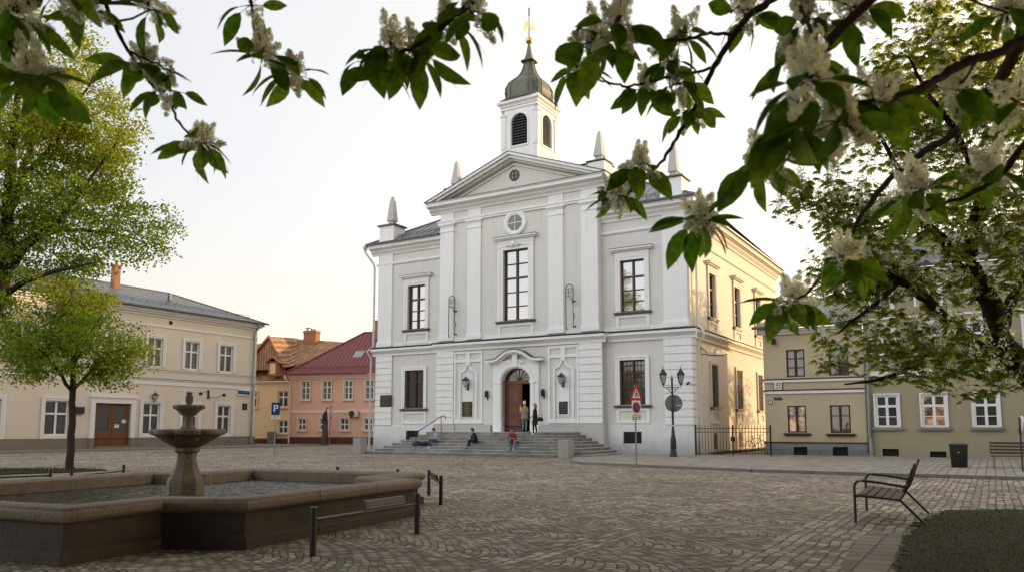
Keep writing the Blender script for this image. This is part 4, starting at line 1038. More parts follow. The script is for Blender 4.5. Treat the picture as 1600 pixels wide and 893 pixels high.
m = MB(); m.lathe([(.27,0),(.29,.02),(.25,.04),(.05,.045)], 18); m.v = [(-.18+p[0], -.42-p[2], p[1]) for p in m.v]; m.build('fan_grille', MT['iron'], t)
MB().box(-.4,-.34,-.4,0,-.38,-.32).box(.3,.36,-.4,0,-.38,-.32).build('bracket', MT['iron'], t)

# ------------------------------------------------------------------ YELLOW HOUSE
yh = thing('yellow_house', 'warm yellow house with brown tiled roof, dormer and brick chimney behind the pink house', 'building', (*FP_.w(-.4,.6,0)[:2], 0), PA)
m = MB(); wall_holes(m, -7, .2, .5, 6.0, [(-1.25,-.15,3.55,5.1),(-1.1,-.1,1.0,2.25),(-4.6,-3.6,3.55,5.1)], 0, .2)
m.build('wall', MT['yellow'], yh)
MB().box(-7,.2,-.05,.1,-.05,.5).build('plinth', MT['oxblood'], yh)
MB().box(-7.1,.2,-.15,.02,5.85,6.05).build('cornice', MT['pink_trim'], yh)
m = MB(); m.add([(-7.3,-.4,6.05),(.4,-.4,6.05),(8,-.4,6.3),(8,5,9.9),(-3.2,5,10.9),(-7.3,5,10.4),], [(0,1,4,5),(1,2,3,4)]); m.build('roof', MT['tile'], yh)
# big front gable
m = MB(); m.add([(-4.6,-.45,6.0),(-.9,2.0,8.0),(-2.25,0.6,10.5),(-3.6,5,10.6)], [(0,2,3)])
m.add([(-5.2,-.3,7.6),(-2.3,-.3,10.5),(-2.3,5,10.9),(-6.2,5,8.4)], [(0,1,2,3)]); m.add([(-.6,-.3,7.4),(-2.3,-.3,10.5),(-2.3,5,10.9),(.5,5,8.4)], [(0,1,2,3)])
m.build('gable_roof', MT['tile'], yh)
MB().add([(-5.0,-.2,7.2),(-.75,-.2,7.2),(-2.3,-.2,10.35)], [(0,1,2)]).build('gable_wall', MT['tile'], yh)
MB().strip([(-5.2,7.55),(-2.3,10.5),(-.6,7.4)], .18, 'y', -.42, -.22).build('bargeboard', MT['brick'], yh)
m = MB(); m.box(-1.9,-.9,-.9,.6,6.55,7.95); dmr = m.build('dormer', MT['brick'], yh)
MB().box(-1.7,-1.1,-.93,-.91,6.75,7.75).build('window', MT['yellow'], dmr)
m = MB(); m.prism([(-2.15,7.85),(-1.4,8.45),(-.65,7.85),(-.65,7.78),(-1.4,8.36),(-2.15,7.78)], 'y', -1.1, 1.0); m.build('dormer_roof', MT['tile'], dmr)
m = MB(); m.box(-1.75+.6,-.35+.6,4.3,5.2,9.4,11.6).box(-1.82+.6,-.28+.6,4.24,5.26,11.35,11.5)
ch = m.build('chimney', MT['brick'], yh)
MB().box(-1.0,-.85,4.6,4.75,11.6,11.85).box(-.5,-.35,4.6,4.75,11.6,11.85).box(-.2,-.05,4.6,4.75,11.6,11.8).box(-1.05,-.6,4.5,4.8,11.86,11.92).build('chimney_pot', MT['flash'], ch)
window(yh, -1.25,-.15,3.55,5.1, 0, MT['winwhite'], MT['glass'], 2, (.62,), .62, fr=.08, surround=.08, sm=MT['pink_trim'], set_=.06, sill=True, sillm=MT['pink_trim'])
window(yh, -1.1,-.1,1.0,2.25, 0, MT['winwhite'], MT['glass'], 2, (.5,), .5, fr=.08, surround=.08, sm=MT['pink_trim'], set_=.06, sill=True, sillm=MT['pink_trim'])
window(yh, -4.6,-3.6,3.55,5.1, 0, MT['winwhite'], MT['glass'], 2, (.62,), .62, fr=.08, surround=.08, sm=MT['pink_trim'], set_=.06, sill=True, sillm=MT['pink_trim'])
t = thing('electric_cabinet', 'grey utility cabinet standing against the yellow house', 'cabinet', FP_.w(-2.1,.45,0), PA)
MB().box(-.4,.4,-.25,.1,0,1.15).build('body', MT['signgrey'], t, bevel=.02); MB().box(-.01,.01,-.262,-.25,.1,1.05).box(.05,.08,-.27,-.25,.5,.65).build('door_gap', MT['flash'], t)

# ------------------------------------------------------------------ CREAM HOUSE and GREEN HOUSE on the right
CA = R(-31.257); FC = Frame((13.648, 42.593), CA)
chs = thing('cream_house', 'aged cream two storey house with grey roof right of the iron gate', 'building', (*FC.O, 0), CA)
cw = [(1.2,2.13,4.2,5.66),(3.33,4.29,4.2,5.66),(1.16,2.1,1.27,2.68),(3.28,4.26,1.25,2.68)]; cb = [(1.44,2.08,.08,.5),(3.37,4.05,.08,.52)]
m = MB(); wall_holes(m, 0, 5.0, .72, 6.7, cw, 0, .2); m.add([(0,0,0),(0,8,0),(0,8,6.7),(0,0,6.7)], [(0,1,2,3)]); m.add([(0,8,0),(5,8,0),(5,8,6.7),(0,8,6.7)], [(0,1,2,3)])
m.build('wall', MT['cream'], chs)
m = MB(); wall_holes(m, -.05, 5.0, -.05, .42, cb, -.06, .15); m.build('stone_plinth', MT['rubble'], chs)
m = MB(); wall_holes(m, -.05, 5.0, .42, .72, cb, -.055, .15); m.add([(-.05,-.055,-.05),(-.05,8,-.05),(-.05,8,.72),(-.05,-.055,.72)], [(0,1,2,3)]); m.build('plinth', MT['cream_base'], chs)
for c_ in cb: MB().box(c_[0],c_[1],.02,.05,c_[2]-.02,c_[3]).strip([(c_[0],c_[2]),(c_[1],c_[2]),(c_[1],c_[3]),(c_[0],c_[3])], .05, 'y', -.075, -.02, closed=True).build('basement_window', MT['dark'], chs)
m = MB().box(-.06,5.0,-.09,.01,.72,.78).box(-.06,5.0,-.10,.01,3.47,3.53).box(-.06,5.0,-.10,.01,4.06,4.12); m.build('dark_moulding', MT['greenframe'], chs)
MB().box(-.06,5.0,-.08,.01,3.32,3.467).build('band', MT['beige_trim'], chs); MB().box(-.06,5.0,-.08,.01,3.93,4.057).build('band', MT['beige_trim'], chs)
m = MB().box(-.12,5.0,-.14,.01,6.5,6.62).box(-.2,5.0,-.28,.01,6.62,6.78); m.build('cornice', MT['beige_trim'], chs)
for i, w_ in enumerate(cw): window(chs, *w_, 0, MT['greenframe'], MT['glass_lit'] if i == 2 else MT['glass_warm'], 2, (.62,) if i > 1 else (.34,.67), fr=.07, surround=.0, set_=.03, sill=(i > 1), sillm=MT['greenframe'])
m = MB(); m.add([(-.4,-.45,6.9),(5.05,-.45,6.9),(5.05,4,8.95),(1.6,4,8.95),(-.4,8.4,6.9)], [(0,1,2,3),(0,3,4)])
seams(m, -.1, 5, .62, lambda x: ((x,-.45,6.9), (x,-.45+4.45*min(1,(x+.4)/2),6.9+2.05*min(1,(x+.4)/2))))
m.build('roof', MT['metalroof'], chs)
m = MB().box(-.45,5.05,-.55,-.42,6.80,6.94); m.build('gutter', MT['flash'], chs, bevel=.02)
snowguard(chs, (.2,-.05,7.1), (5,-.05,7.1), 22, .3)
gh = thing('green_house', 'tall olive green house with white windows behind the chestnut tree', 'building', (*FC.w(5.05,-.05,0)[:2], 0), CA)
gx = 5.05
gw0 = [(5.48,6.48),(7.54,8.56),(9.72,10.71),(12.0,13.0),(14.2,15.2)]; gw1 = [(5.46,6.40),(7.6,8.55),(9.8,10.75),(12.0,13.0),(14.2,15.2)]
H0 = [(a-gx,b-gx,1.55,3.12) for a,b in gw0]; H1 = [(a-gx,b-gx,5.15,6.6) for a,b in gw1]; H2 = [(a-gx,b-gx,7.45,8.65) for a,b in gw1]
gb = [(.62,1.36,.12,.48),(2.72,3.42,.05,.38)]
m = MB(); wall_holes(m, 0, 12, -.05, 9.2, H0+H1+H2+gb, 0, .2); m.add([(0,0,6.5),(0,8,6.5),(0,8,9.2),(0,0,9.2)], [(0,1,2,3)]); m.add([(12,0,0),(12,9,0),(12,9,9.2),(12,0,9.2)], [(0,1,2,3)]); m.add([(0,9,0),(12,9,0),(12,9,9.2),(0,9,9.2)], [(0,1,2,3)])
m.build('wall', MT['green'], gh)
for za_, zb_ in ((4.08,4.34),(4.86,4.98),(6.95,7.05)): MB().box(0,12,-.07,.01,za_,zb_).build('band', MT['beige_trim'], gh)
m = MB().box(0,12,-.12,.01,9.0,9.12).box(0,12,-.3,.01,9.12,9.38); m.build('cornice', MT['beige_trim'], gh)
for i, h_ in enumerate(H0): window(gh, *h_, 0, MT['winwhite'], MT['glass_lit'] if i == 1 else MT['glass'], 2, (.33,.66), .66, fr=.085, surround=.07, sm=MT['winwhite'], set_=.03, sill=True, sillm=MT['zinc'])
for h_ in H1+H2: window(gh, *h_, 0, MT['winwhite'], MT['glass'], 2, (.6,), .6, fr=.08, surround=.13, sm=MT['winwhite'], set_=.05)
for g_ in gb: MB().box(g_[0],g_[1],.12,.15,g_[2],g_[3]).build('basement_window', MT['dark'], gh)
m = MB(); m.add([(-.1,-.42,9.45),(12.2,-.42,9.45),(12.2,1.6,11.4),(-.1,1.6,11.4),(12.2,6,12.2),(-.1,6,12.2)], [(0,1,2,3),(3,2,4,5)]); seams(m, .1, 12, .62, lambda x: ((x,-.42,9.45),(x,1.6,11.4))); m.build('roof', MT['metalroof'], gh)
snowguard(gh, (.1,.0,9.85), (12,.0,9.85), 40, .3)
MB().box(-.1,12.2,-.55,-.4,9.38,9.5).build('gutter', MT['flash'], gh, bevel=.02)
downpipe(gh, [(.12,-.48,9.4),(.12,-.16,8.8),(.12,-.16,5.2),(.12,-.16,1.0),(.14,-.16,.1)], .085, MT['zinc'])
# unseen house added further along the street to block the low sun
ch2 = thing('added_corner_house', 'plain three storey house added beyond the green house to block the low sun', 'building', (*FC.w(17.6,.3,0)[:2], 0), CA)
cwn = [(x, x+1.1, z, z+1.7) for x in [1.2+2.4*k for k in range(12)] for z in (1.4,4.8,8.0)]
m = MB(); wall_holes(m, 0, 32, -.05, 11, cwn, 0, .2); m.box(0,32,9,9.2,0,11).box(0,.2,0,9,0,11).box(31.8,32,0,9,0,11); m.build('wall', MT['beige'], ch2)
for q_ in cwn: window(ch2, *q_, 0, MT['winwhite'], MT['glass'], 2, (.6,), .6, fr=.08, set_=.05)
m = MB(); m.add([(-.2,-.4,11),(32.2,-.4,11),(32.2,9.4,11),(-.2,9.4,11),(32.2,4.5,13.6),(-.2,4.5,13.6)], [(0,1,4,5),(2,3,5,4),(1,2,4),(3,0,5)]); m.build('roof', MT['metalroof'], ch2)
oh = thing('added_opposite_house', 'long plain house added behind the viewpoint to block the low sky', 'building', (-34,-34,0), 0)  # unseen house added to cut the low sky light on the foreground
own = [(x, x+1.1, z, z+1.8) for x in [2+3.2*k for k in range(21)] for z in (1.4,5.2)]
m = MB(); wall_holes(m, 0, 70, -.05, 9.5, own, 0, .2); m.box(0,70,.3,9,0,9.5); m.v = [(70-x, 9-y, z) for x,y,z in m.v]; m.build('wall', MT['beige'], oh)
m = MB(); m.add([(-.3,-.4,9.5),(70.3,-.4,9.5),(70.3,9.6,9.5),(-.3,9.6,9.5),(70.3,4.6,13),(-.3,4.6,13)], [(0,1,4,5),(2,3,5,4),(1,2,4),(3,0,5)]); m.build('roof', MT['tile'], oh)
rh2 = thing('added_rear_house', 'tall plain building added behind the town hall to shade the beige house', 'building', (*TH.w(-24,24,0)[:2], 0), TA)  # unseen building added as a sun block for the long house
m = MB(); m.box(0,12,0,12,0,15.5); m.build('wall', MT['beige'], rh2)
m = MB(); m.sq([(6.4,15.5),(3,18.6),(.2,18.8)], (6,6)); m.build('roof', MT['tile'], rh2)
# signs on cream house
t = thing('shop_sign', 'square white sign with dark oval emblem and orange stroke on the cream house', 'sign', FC.w(.735,-.01,3.76), CA)
MB().box(-.24,.24,-.06,0,-.25,.25).build('frame', MT['iron'], t); MB().box(-.20,.20,-.066,-.06,-.21,.21).build('panel', MT['signwhite'], t)
m = MB(); m.strip([(.02+.11*math.cos(a), .06+.07*math.sin(a)+.02*math.cos(a)) for a in [2*math.pi*k/16 for k in range(16)]], .04, 'y', -.072, -.066, closed=True); m.build('emblem', MT['iron'], t)
MB().prism([(-.14,-.10),(.14,-.06),(.15,-.12),(-.12,-.17)], 'y', -.072, -.066).build('stroke', M('orange_sign_paint', (.55,.17,.03), .5), t)
plaque(FC.w(.70,-.01,3.07), CA, .42, .14, 'narrow black street name plate on the cream house', 1, mat='iron', lmat='signwhite', ins=.85)
t = thing('house_number', 'small white house number plate with black border on the cream house', 'sign', FC.w(.30,-.01,2.87), CA)
MB().box(-.11,.11,-.03,0,-.10,.10).build('border', MT['iron'], t); MB().box(-.085,.085,-.034,-.03,-.075,.075).build('plate', MT['signwhite'], t)
def text(s_, size, mat, parent, loc, name='lettering', rot=(R(90),0,0), ext=.002, sx=1):
    cu = bpy.data.curves.new(name, 'FONT'); cu.body = s_; cu.size = size; cu.extrude = ext; cu.align_x = 'CENTER'; cu.align_y = 'CENTER'; cu.offset = size*.018
    o = bpy.data.objects.new(name, cu); COL.objects.link(o)
    me = bpy.data.meshes.new_from_object(o.evaluated_get(bpy.context.evaluated_depsgraph_get())); bpy.data.objects.remove(o)
    o = bpy.data.objects.new(name, me); COL.objects.link(o); me.materials.clear(); me.materials.append(mat); o.parent = parent; o.location = loc; o.rotation_euler = rot; o.scale = (sx,1,1)
    return o
text('2', .14, MT['iron'], t, (0,-.037,0), 'number')
t = thing('floodlight', 'small black floodlight high on the left corner of the cream house', 'floodlight', FC.w(.62,-.0,6.15), CA)
m = MB().box(-.03,.03,-.2,0,.1,.16); m.tube([(0,-.16,.1),(0,-.26,-.14)], [.10,.13], 10); m.build('lamp_body', MT['iron'], t)

# ------------------------------------------------------------------ gate
g0, g1 = Vector(TH.w(.30,-.55,.1)), Vector(TH.w(3.75,.95,.1))
ga = math.atan2(g1.y-g0.y, g1.x-g0.x); GL_ = (g1-g0).length
gt = thing('iron_gate', 'black iron double gate between the town hall and the cream house', 'gate', g0, ga)
for a, b, in ((.04, GL_/2-.03), (GL_/2+.03, GL_-.04)):
    m = MB(); n = 12
    for k in range(n+1):
        x = a+(b-a)*k/n; m.box(x-.011,x+.011,-.011,.011,.04,1.48); m.lathe([(.018,0),(.012,.03),(0.002,.08)], 4, (x,0,1.48))
    for z in (.12,1.2,1.38): m.box(a,b,-.016,.016,z-.016,z+.016)
    m.build('gate_leaf', MT['iron'], gt)
for x in (0, GL_/2, GL_): MB().box(x-.03,x+.03,-.035,.035,-.02,1.56).build('gate_post', MT['iron'], gt)
MB().box(GL_/2-.1,GL_/2+.1,-.05,.05,.72,.95).build('lock', MT['iron'], gt, bevel=.01)
# alley: paving is the pavement sheet; a grass strip and two bicycles
al = [TH.w(.35,1.5,0)[:2], TH.w(1.0,1.5,0)[:2], TH.w(1.0,18,0)[:2], TH.w(.35,18,0)[:2]]
grass_field('alley_grass', al, 5000, 'narrow strip of green grass along the side wall behind the iron gate', .16, 9, .1)
def bicycle(loc, rz, label, col):
    t = thing('bicycle', label, 'bicycle', loc, rz, 'bicycles parked behind the gate')
    fm_ = M('bicycle_paint_'+label.split()[0], col, .4)
    for x in (-.52,.52):
        m = MB(); m.tube([(x+.32*math.cos(a),0,.34+.32*math.sin(a)) for a in [2*math.pi*k/24 for k in range(25)]], .022, 6, cap=False); w = m.build('wheel', MT['iron'], t)
        m = MB()
        for k in range(10): a = math.pi*k/5; m.tube([(x,0,.34),(x+.31*math.cos(a),0,.34+.31*math.sin(a))], .003, 3)
        m.build('spokes', MT['post'], w)
    m = MB(); bb, st, hd = (-.08,0,.30), (-.22,0,.80), (.36,0,.82)
    for a, b in ((bb,st),(st,hd),(bb,hd),((-.52,0,.34),st),((-.52,0,.34),bb),((.52,0,.34),hd),(hd,(.33,0,.98))): m.tube([a,b], .02, 6)
    m.build('frame', fm_, t)
    MB().tube([(.33,-.28,1.02),(.36,-.1,.98),(.36,.1,.98),(.33,.28,1.02)], .014, 6).build('handlebar', MT['iron'], t)
    m = MB(); m.loft([[(-.36,-.07,.90),(-.36,.07,.90),(-.36,.07,.94),(-.36,-.07,.94)],[(-.10,-.02,.91),(-.10,.02,.91),(-.10,.02,.94),(-.10,-.02,.94)]]); m.tube([st,(-.24,0,.90)], .014, 6); m.build('saddle', MT['iron'], t)
    MB().tube([(-.08,-.14,.16),(-.08,-.06,.30),(-.08,.06,.30),(-.08,.14,.44)], .012, 5).build('pedal', MT['post'], t)
bicycle(TH.w(1.3,7.6,.1), TA+R(60), 'dark bicycle leaning behind the right leaf of the iron gate, nearer the town hall', (.05,.05,.06))
bicycle(TH.w(2.3,7.2,.1), TA+R(75), 'red bicycle behind the iron gate, close to the cream house corner', (.3,.05,.04))

# ------------------------------------------------------------------ lamp post
lp = thing('street_lamp', 'black cast iron street lamp with two lanterns at the town hall corner', 'street lamp', (7.95,39.1,.10), R(-8))
m = MB(); m.lathe([(.20,0),(.20,.06),(.16,.10),(.155,.30),(.12,.36),(.15,.42),(.14,.85),(.10,.95),(.12,1.0),(.085,1.08),(.08,1.3),(.06,1.36),(.055,2.2),(.075,2.25),(.05,2.32),(.045,3.75),(.06,3.80),(.03,3.88),(.035,3.93),(.004,4.05)], 14); m.build('post', MT['iron'], lp, smooth=True)
MB().lathe([(.062,1.50),(.062,1.56)], 12).build('band', MT['signwhite'], lp)
for s_ in (-1, 1):
    m = MB(); m.tube([(0,0,3.42),(s_*.2,0,3.40),(s_*.43,0,3.42),(s_*.43,0,3.52)], .022, 6); m.tube([(0,0,3.12),(s_*.10,0,3.18),(s_*.17,0,3.30),(s_*.3,0,3.38)], .018, 6)
    m.tube([(s_*(.14+.06*math.cos(a)),0,3.30+.06*math.sin(a)) for a in [.5*k for k in range(12)]], .01, 5)
    m.build('arm', MT['iron'], lp, smooth=True)
    c = (s_*.43, 0); m = MB(); m.lathe([(.03,3.50),(.06,3.54),(.05,3.58)], 8, (c[0],0,0))
    m.sq([(.075,3.58),(.08,3.61)], c)
    for a in range(4):
        an = math.pi/4+a*math.pi/2; m.tube([(c[0]+.105*math.cos(an), .105*math.sin(an), 3.6),(c[0]+.225*math.cos(an), .225*math.sin(an), 4.02)], .012, 4)
    m.sq([(.165,4.02),(.185,4.05),(.175,4.08),(.09,4.22),(.08,4.27),(.03,4.30)], c); m.lathe([(.02,4.29),(.035,4.34),(.01,4.38),(.018,4.42),(.002,4.50)], 8, (c[0],0,0))
    lf2 = m.build('lantern', MT['iron'], lp)
    m = MB(); m.sq([(.068,3.61),(.152,4.02)], c); m.build('lamp_glass', MT['lampglass'], lf2)
t = thing('round_sign', 'round grey back of a traffic sign fixed to the black street lamp', 'sign', (8.04,39.25,2.73), R(-12))
m = MB(); m.lathe([(.42,0),(.43,.01),(.42,.02)], 32); m.v = [(p[0], p[2], p[1]) for p in m.v]; m.build('disc', MT['signgrey'], t)
MB().box(-.12,.02,-.06,-.005,.10,.13).box(-.12,.02,-.06,-.005,-.32,-.22).build('bracket', MT['iron'], t); MB().box(.12,.38,-.012,-.003,-.12,-.085).build('sticker', MT['signwhite'], t)

# ------------------------------------------------------------------ traffic sign group
sg = thing('traffic_sign', 'grey post with red triangle warning sign, round no stopping sign and small plate', 'traffic sign', (4.83,30.9,.1), R(38))
MB().tube([(0,0,-.02),(0,0,3.1)], .03, 10).build('post', MT['post'], sg)
def tri(s_, z): return [(-s_/2,z),(s_/2,z),(0,z+s_*.866)]
def rtri(s_, z, r):
    P = tri(s_, z); out = []
    for i in range(3):
        a, b, c = Vector(P[i-1]), Vector(P[i]), Vector(P[(i+1)%3]); p = b+(a-b).normalized()*r; q = b+(c-b).normalized()*r
        out += [tuple(p), tuple((b*.5+(p+q)*.25)), tuple(q)]
    return out
tp = MB().prism(rtri(.70,2.50,.06), 'y', -.05, -.035).build('triangle_plate', MT['red'], sg)
MB().prism(rtri(.46,2.57,.03), 'y', -.056, -.051).build('white_field', MT['signwhite'], tp)
m = MB(); m.lathe([(.026,0),(.026,.003)], 10); m.v = [(p[0]+.01, -.058-p[2], p[1]+2.84) for p in m.v]
m.strip([(0,2.81),(-.01,2.74),(-.06,2.62)], .035, 'y', -.061, -.057); m.strip([(-.01,2.74),(.05,2.69),(.05,2.61)], .03, 'y', -.0612, -.0572); m.strip([(.0,2.79),(.07,2.75)], .02, 'y', -.0614, -.0574); m.strip([(0,2.79),(-.06,2.73)], .02, 'y', -.0616, -.0576)
m.strip([(.08,2.76),(.11,2.62)], .02, 'y', -.0618, -.0578)
m.build('walking_figure', MT['iron'], tp)
bp_ = MB().box(-.24,.24,-.05,-.035,1.93,2.48).build('sign_backing', MT['signwhite'], sg)
def disc(r, x, z, y0, y1, n=28):
    mb = MB(); mb.lathe([(r,0),(r,y1-y0)], n); mb.v = [(p[0]+x, y0+p[2], p[1]+z) for p in mb.v]; return mb
disc(.215,0,2.20,-.055,-.051).build('red_ring', MT['red'], bp_); disc(.165,0,2.20,-.060,-.056).build('blue_disc', MT['blue'], bp_)
m = MB(); m.strip([(-.13,2.33),(.13,2.07)], .04, 'y', -.064, -.0605); m.strip([(.13,2.33),(-.13,2.07)], .04, 'y', -.0645, -.0608); m.build('red_cross', MT['red'], bp_)
bq = MB().box(-.26,.26,-.05,-.035,1.72,1.90).build('supplementary_plate', MT['signwhite'], sg)
m = MB(); m.strip([(-.24,1.735),(.24,1.735),(.24,1.885),(-.24,1.885)], .012, 'y', -.053, -.0505, closed=True)
m.prism([(-.20,1.81),(-.14,1.85),(-.14,1.77)], 'y', -.053, -.0505).box(-.14,-.10,-.053,-.0505,1.80,1.82).prism([(.20,1.81),(.14,1.77),(.14,1.85)], 'y', -.053, -.0505).box(.10,.14,-.053,-.0505,1.80,1.82).box(-.05,.05,-.053,-.0505,1.79,1.83)
m.build('marks', MT['iron'], bq)
# ------------------------------------------------------------------ parking sign
ps = thing('parking_sign', 'blue parking sign on a thin post in front of the yellow house', 'traffic sign', (-12.62,42.2,0), R(8))
MB().tube([(0,0,-.02),(0,0,2.8)], .03, 8).build('post', MT['post'], ps)
pp_ = MB().box(-.22,.22,-.05,-.035,2.20,2.86).build('blue_plate', MT['blue'], ps)
text('P', .52, MT['signwhite'], pp_, (0,-.054,2.53), 'letter')
pq = MB().box(-.22,.22,-.05,-.035,2.0,2.17).build('supplementary_plate', MT['signwhite'], ps)
MB().box(-.15,.15,-.053,-.0505,2.10,2.12).box(-.12,.12,-.053,-.0505,2.05,2.065).build('marks', MT['iron'], pq)
# wooden post with clock-like ring, round sign near the pink house
wp = thing('wooden_post', 'old tapering brown post with a black ring near its top by the pink house', 'post', FP_.w(4.7,-1.6,0), PA)
MB().sq([(.24,0),(.12,3.0),(.04,3.1)]).build('shaft', MT['benchwood'], wp); MB().tube([(.0+.18*math.cos(a), -.16, 2.5+.34*math.sin(a)) for a in [2*math.pi*k/16 for k in range(17)]], .06, 6).box(-.1,.1,-.2,-.1,2.3,2.7).build('ring', MT['iron'], wp)
MB().tube([(0.05,0,3.05),(.12,0,3.35),(.3,-.05,3.4)], .05, 6).build('finial', MT['iron'], wp)
rs = thing('round_road_sign', 'round road sign seen edge on at a thin pole by the pink house', 'traffic sign', FP_.w(5.45,-2.1,0), R(93))
MB().tube([(0,0,0),(0,0,3.4)], .04, 8).build('post', MT['post'], rs); disc(.62,0,3.0,-.08,-.06).build('disc', MT['red'], rs); disc(.48,0,3.0,-.088,-.082).build('white_disc', MT['signwhite'], rs)
r2 = thing('pole_sign', 'round sign seen edge on at a dark pole near the far bench', 'traffic sign', (16.55,25.8,.1), R(68))
MB().tube([(0,0,0),(0,0,1.75)], .028, 8).tube([(0,0,1.2),(0,0,1.4)], .045, 8).build('post', MT['ironpost'], r2); disc(.27,0,1.52,-.09,-.03).build('disc', MT['signwhite'], r2); disc(.24,0,1.52,-.096,-.091).build('face', MT['signgrey'], r2)

# ------------------------------------------------------------------ bin and far bench
bn = thing('litter_bin', 'dark square litter bin standing by the green house wall', 'litter bin', (16.17,28.75,.1), CA)
MB().loft([[(-.25,-.25,0),(.25,-.25,0),(.25,.25,0),(-.25,.25,0)],[(-.29,-.29,.78),(.29,-.29,.78),(.29,.29,.78),(-.29,.29,.78)]]).build('body', MT['ironpost'], bn, bevel=.01)
MB().sq([(.30,.78),(.30,.82),(.22,.86)]).build('lid', MT['iron'], bn); MB().box(-.02,.02,-.30,-.27,.52,.56).build('lock', MT['signwhite'], bn)
m = MB(); 
for k in range(9): x = -.24+k*.06; m.box(x-.006,x+.006,-.295,-.25,.04,.74)
m.build('slat', MT['iron'], bn)
fb = thing('park_bench', 'long dark bench with slatted back standing by the green house wall', 'bench', (18.15,28.05,.1), CA)
for k in range(4): MB().box(-1.1,1.1,.16+k*.03,.19+k*.03,.48+k*.115,.56+k*.115).build('back_slat', MT['benchwood'], fb, bevel=.006)
for k in range(3): MB().box(-1.1,1.1,-.28+k*.14,-.17+k*.14,.40,.435).build('seat_slat', MT['benchwood'], fb, bevel=.006)
for x in (-1.0,1.0):
    m = MB(); m.box(x-.03,x+.03,-.28,-.22,0,.40).box(x-.03,x+.03,.12,.18,0,.44).box(x-.03,x+.03,-.28,.18,.36,.399); m.tube([(x,.16,.4),(x,.31,.95)], .025, 6); m.build('leg', MT['zinc'], fb)

# ------------------------------------------------------------------ near bench
ba = math.atan2(-.48, .877)
nb = thing('park_bench', 'weathered bench with five slats and curved metal arms on the cobbles beside the turf', 'bench', (6.02,13.72,0), ba)
# local: x = front -> back, y = along the seat
for k in range(5):
    x = .02+k*.125; z = .455-k*.012
    MB().box(x,x+.108,-1.1,1.1,z-.035,z).build('seat_slat', MT['benchwood'], nb, bevel=.008)
for k in range(3):
    x = .68+k*.055; z = .56+k*.13
    o = MB().box(-.018,.018,-1.1,1.1,-.055,.055).build('back_slat', MT['benchwood'], nb, bevel=.008); o.location = (x+.015,0,z); o.rotation_euler = (0,R(20),0)
for y in (-1.02,1.02):
    m = MB(); m.tube([(-.03,y,0),(-.03,y,.56),(-.015,y,.62),(.03,y,.655),(.09,y,.665),(.35,y,.64),(.70,y,.585)], .021, 10); m.build('arm', MT['ironpost'], nb, smooth=True)
    m = MB(); m.tube([(-.03,y,.43),(.30,y,.405),(.62,y,.375),(.70,y,.50),(.86,y,.95)], .020, 8); m.build('side_frame', MT['ironpost'], nb, smooth=True)
    m = MB(); m.tube([(.62,y,.385),(.98,y,.0)], .021, 8); m.build('leg', MT['ironpost'], nb, smooth=True)
MB().tube([(.0,-1.02,.40),(.0,1.02,.40)], .012, 6).tube([(.6,-1.02,.375),(.6,1.02,.375)], .012, 6).build('stretcher', MT['ironpost'], nb)

# ------------------------------------------------------------------ FOUNTAIN
fc = Vector((-5.4,13.2,0)); fa = math.atan2(.917,.40)
ft = thing('stone_fountain', 'weathered stone fountain with cross shaped basin and two lobed bowls on a pedestal', 'fountain', fc, fa)
def cross(o):   # outline of the basin offset outwards by o   (u, v)
    P = [(-3.85,-2.2),(-2.5,-2.2),(-2.1,-3.2),(2.15,-3.2),(2.5,-2.2),(4.0,-2.2),(4.0,2.2),(2.5,2.2),(2.15,3.2),(-2.1,3.2),(-2.5,2.2),(-3.85,2.2)]
    out = []; n = len(P)
    for i in range(n):
        a, b, c = Vector(P[i-1]), Vector(P[i]), Vector(P[(i+1) % n])
        d1, d2 = (b-a).normalized(), (c-b).normalized(); n1, n2 = Vector((d1.y,-d1.x)), Vector((d2.y,-d2.x))
        k = (n1+n2); k = k/(k.dot(n1)); q = b+k*o; out.append((q.x, q.y))
    return out
def ringloft(mb, prof): mb.loft([[(p[0],p[1],z) for p in cross(o)] for o, z in prof], cap=False)
m = MB(); ringloft(m, [(.02,-.02),(.02,.13),(-.03,.16),(-.07,.18),(-.07,.44)]); m.build('basin_wall', MT['fstone'], ft, bevel=.01)
m = MB(); ringloft(m, [(-.42,.20),(-.42,.50),(-.41,.58),(-.36,.62),(-.05,.625),(.0,.61),(.035,.57),(.035,.52),(.01,.475),(-.04,.445),(-.07,.44)])
m.build('rim', MT['fstone_top'], ft, smooth=True)
# joints of the rim
m = MB()
P0, P1 = cross(-.43), cross(.047)
for i in range(12):
    j = (i+1) % 12; L_ = (Vector(P1[j])-Vector(P1[i])).length; nn = max(1, round(L_/1.5))
    for k in range(1, nn):
        a = Vector(P0[i]).lerp(Vector(P0[j]), k/nn); b = Vector(P1[i]).lerp(Vector(P1[j]), k/nn); d = (Vector(P1[j])-Vector(P1[i])).normalized()*.006
        m.add([(a.x-d.x,a.y-d.y,.6265),(b.x-d.x*1,b.y-d.y*1,.6265),(b.x+d.x,b.y+d.y,.6265),(a.x+d.x,a.y+d.y,.6265),(b.x-d.x,b.y-d.y,.45),(b.x+d.x,b.y+d.y,.45)], [(0,1,2,3),(1,4,5,2)])
m.build('rim_joint', MT['dark'], ft)
m = MB(); m.add([(p[0],p[1],.18) for p in cross(-.2)], [tuple(range(12))]); m.build('basin_floor', MT['fstone'], ft)
wtr = MB(); wtr.add([(p[0],p[1],0) for p in cross(-.41)], [tuple(range(12))]); w_ = wtr.build('water', MT['water'], recalc=False); w_.location = fc+Vector((0,0,.40)); w_.rotation_euler = (0,0,fa); w_['kind'] = 'structure'
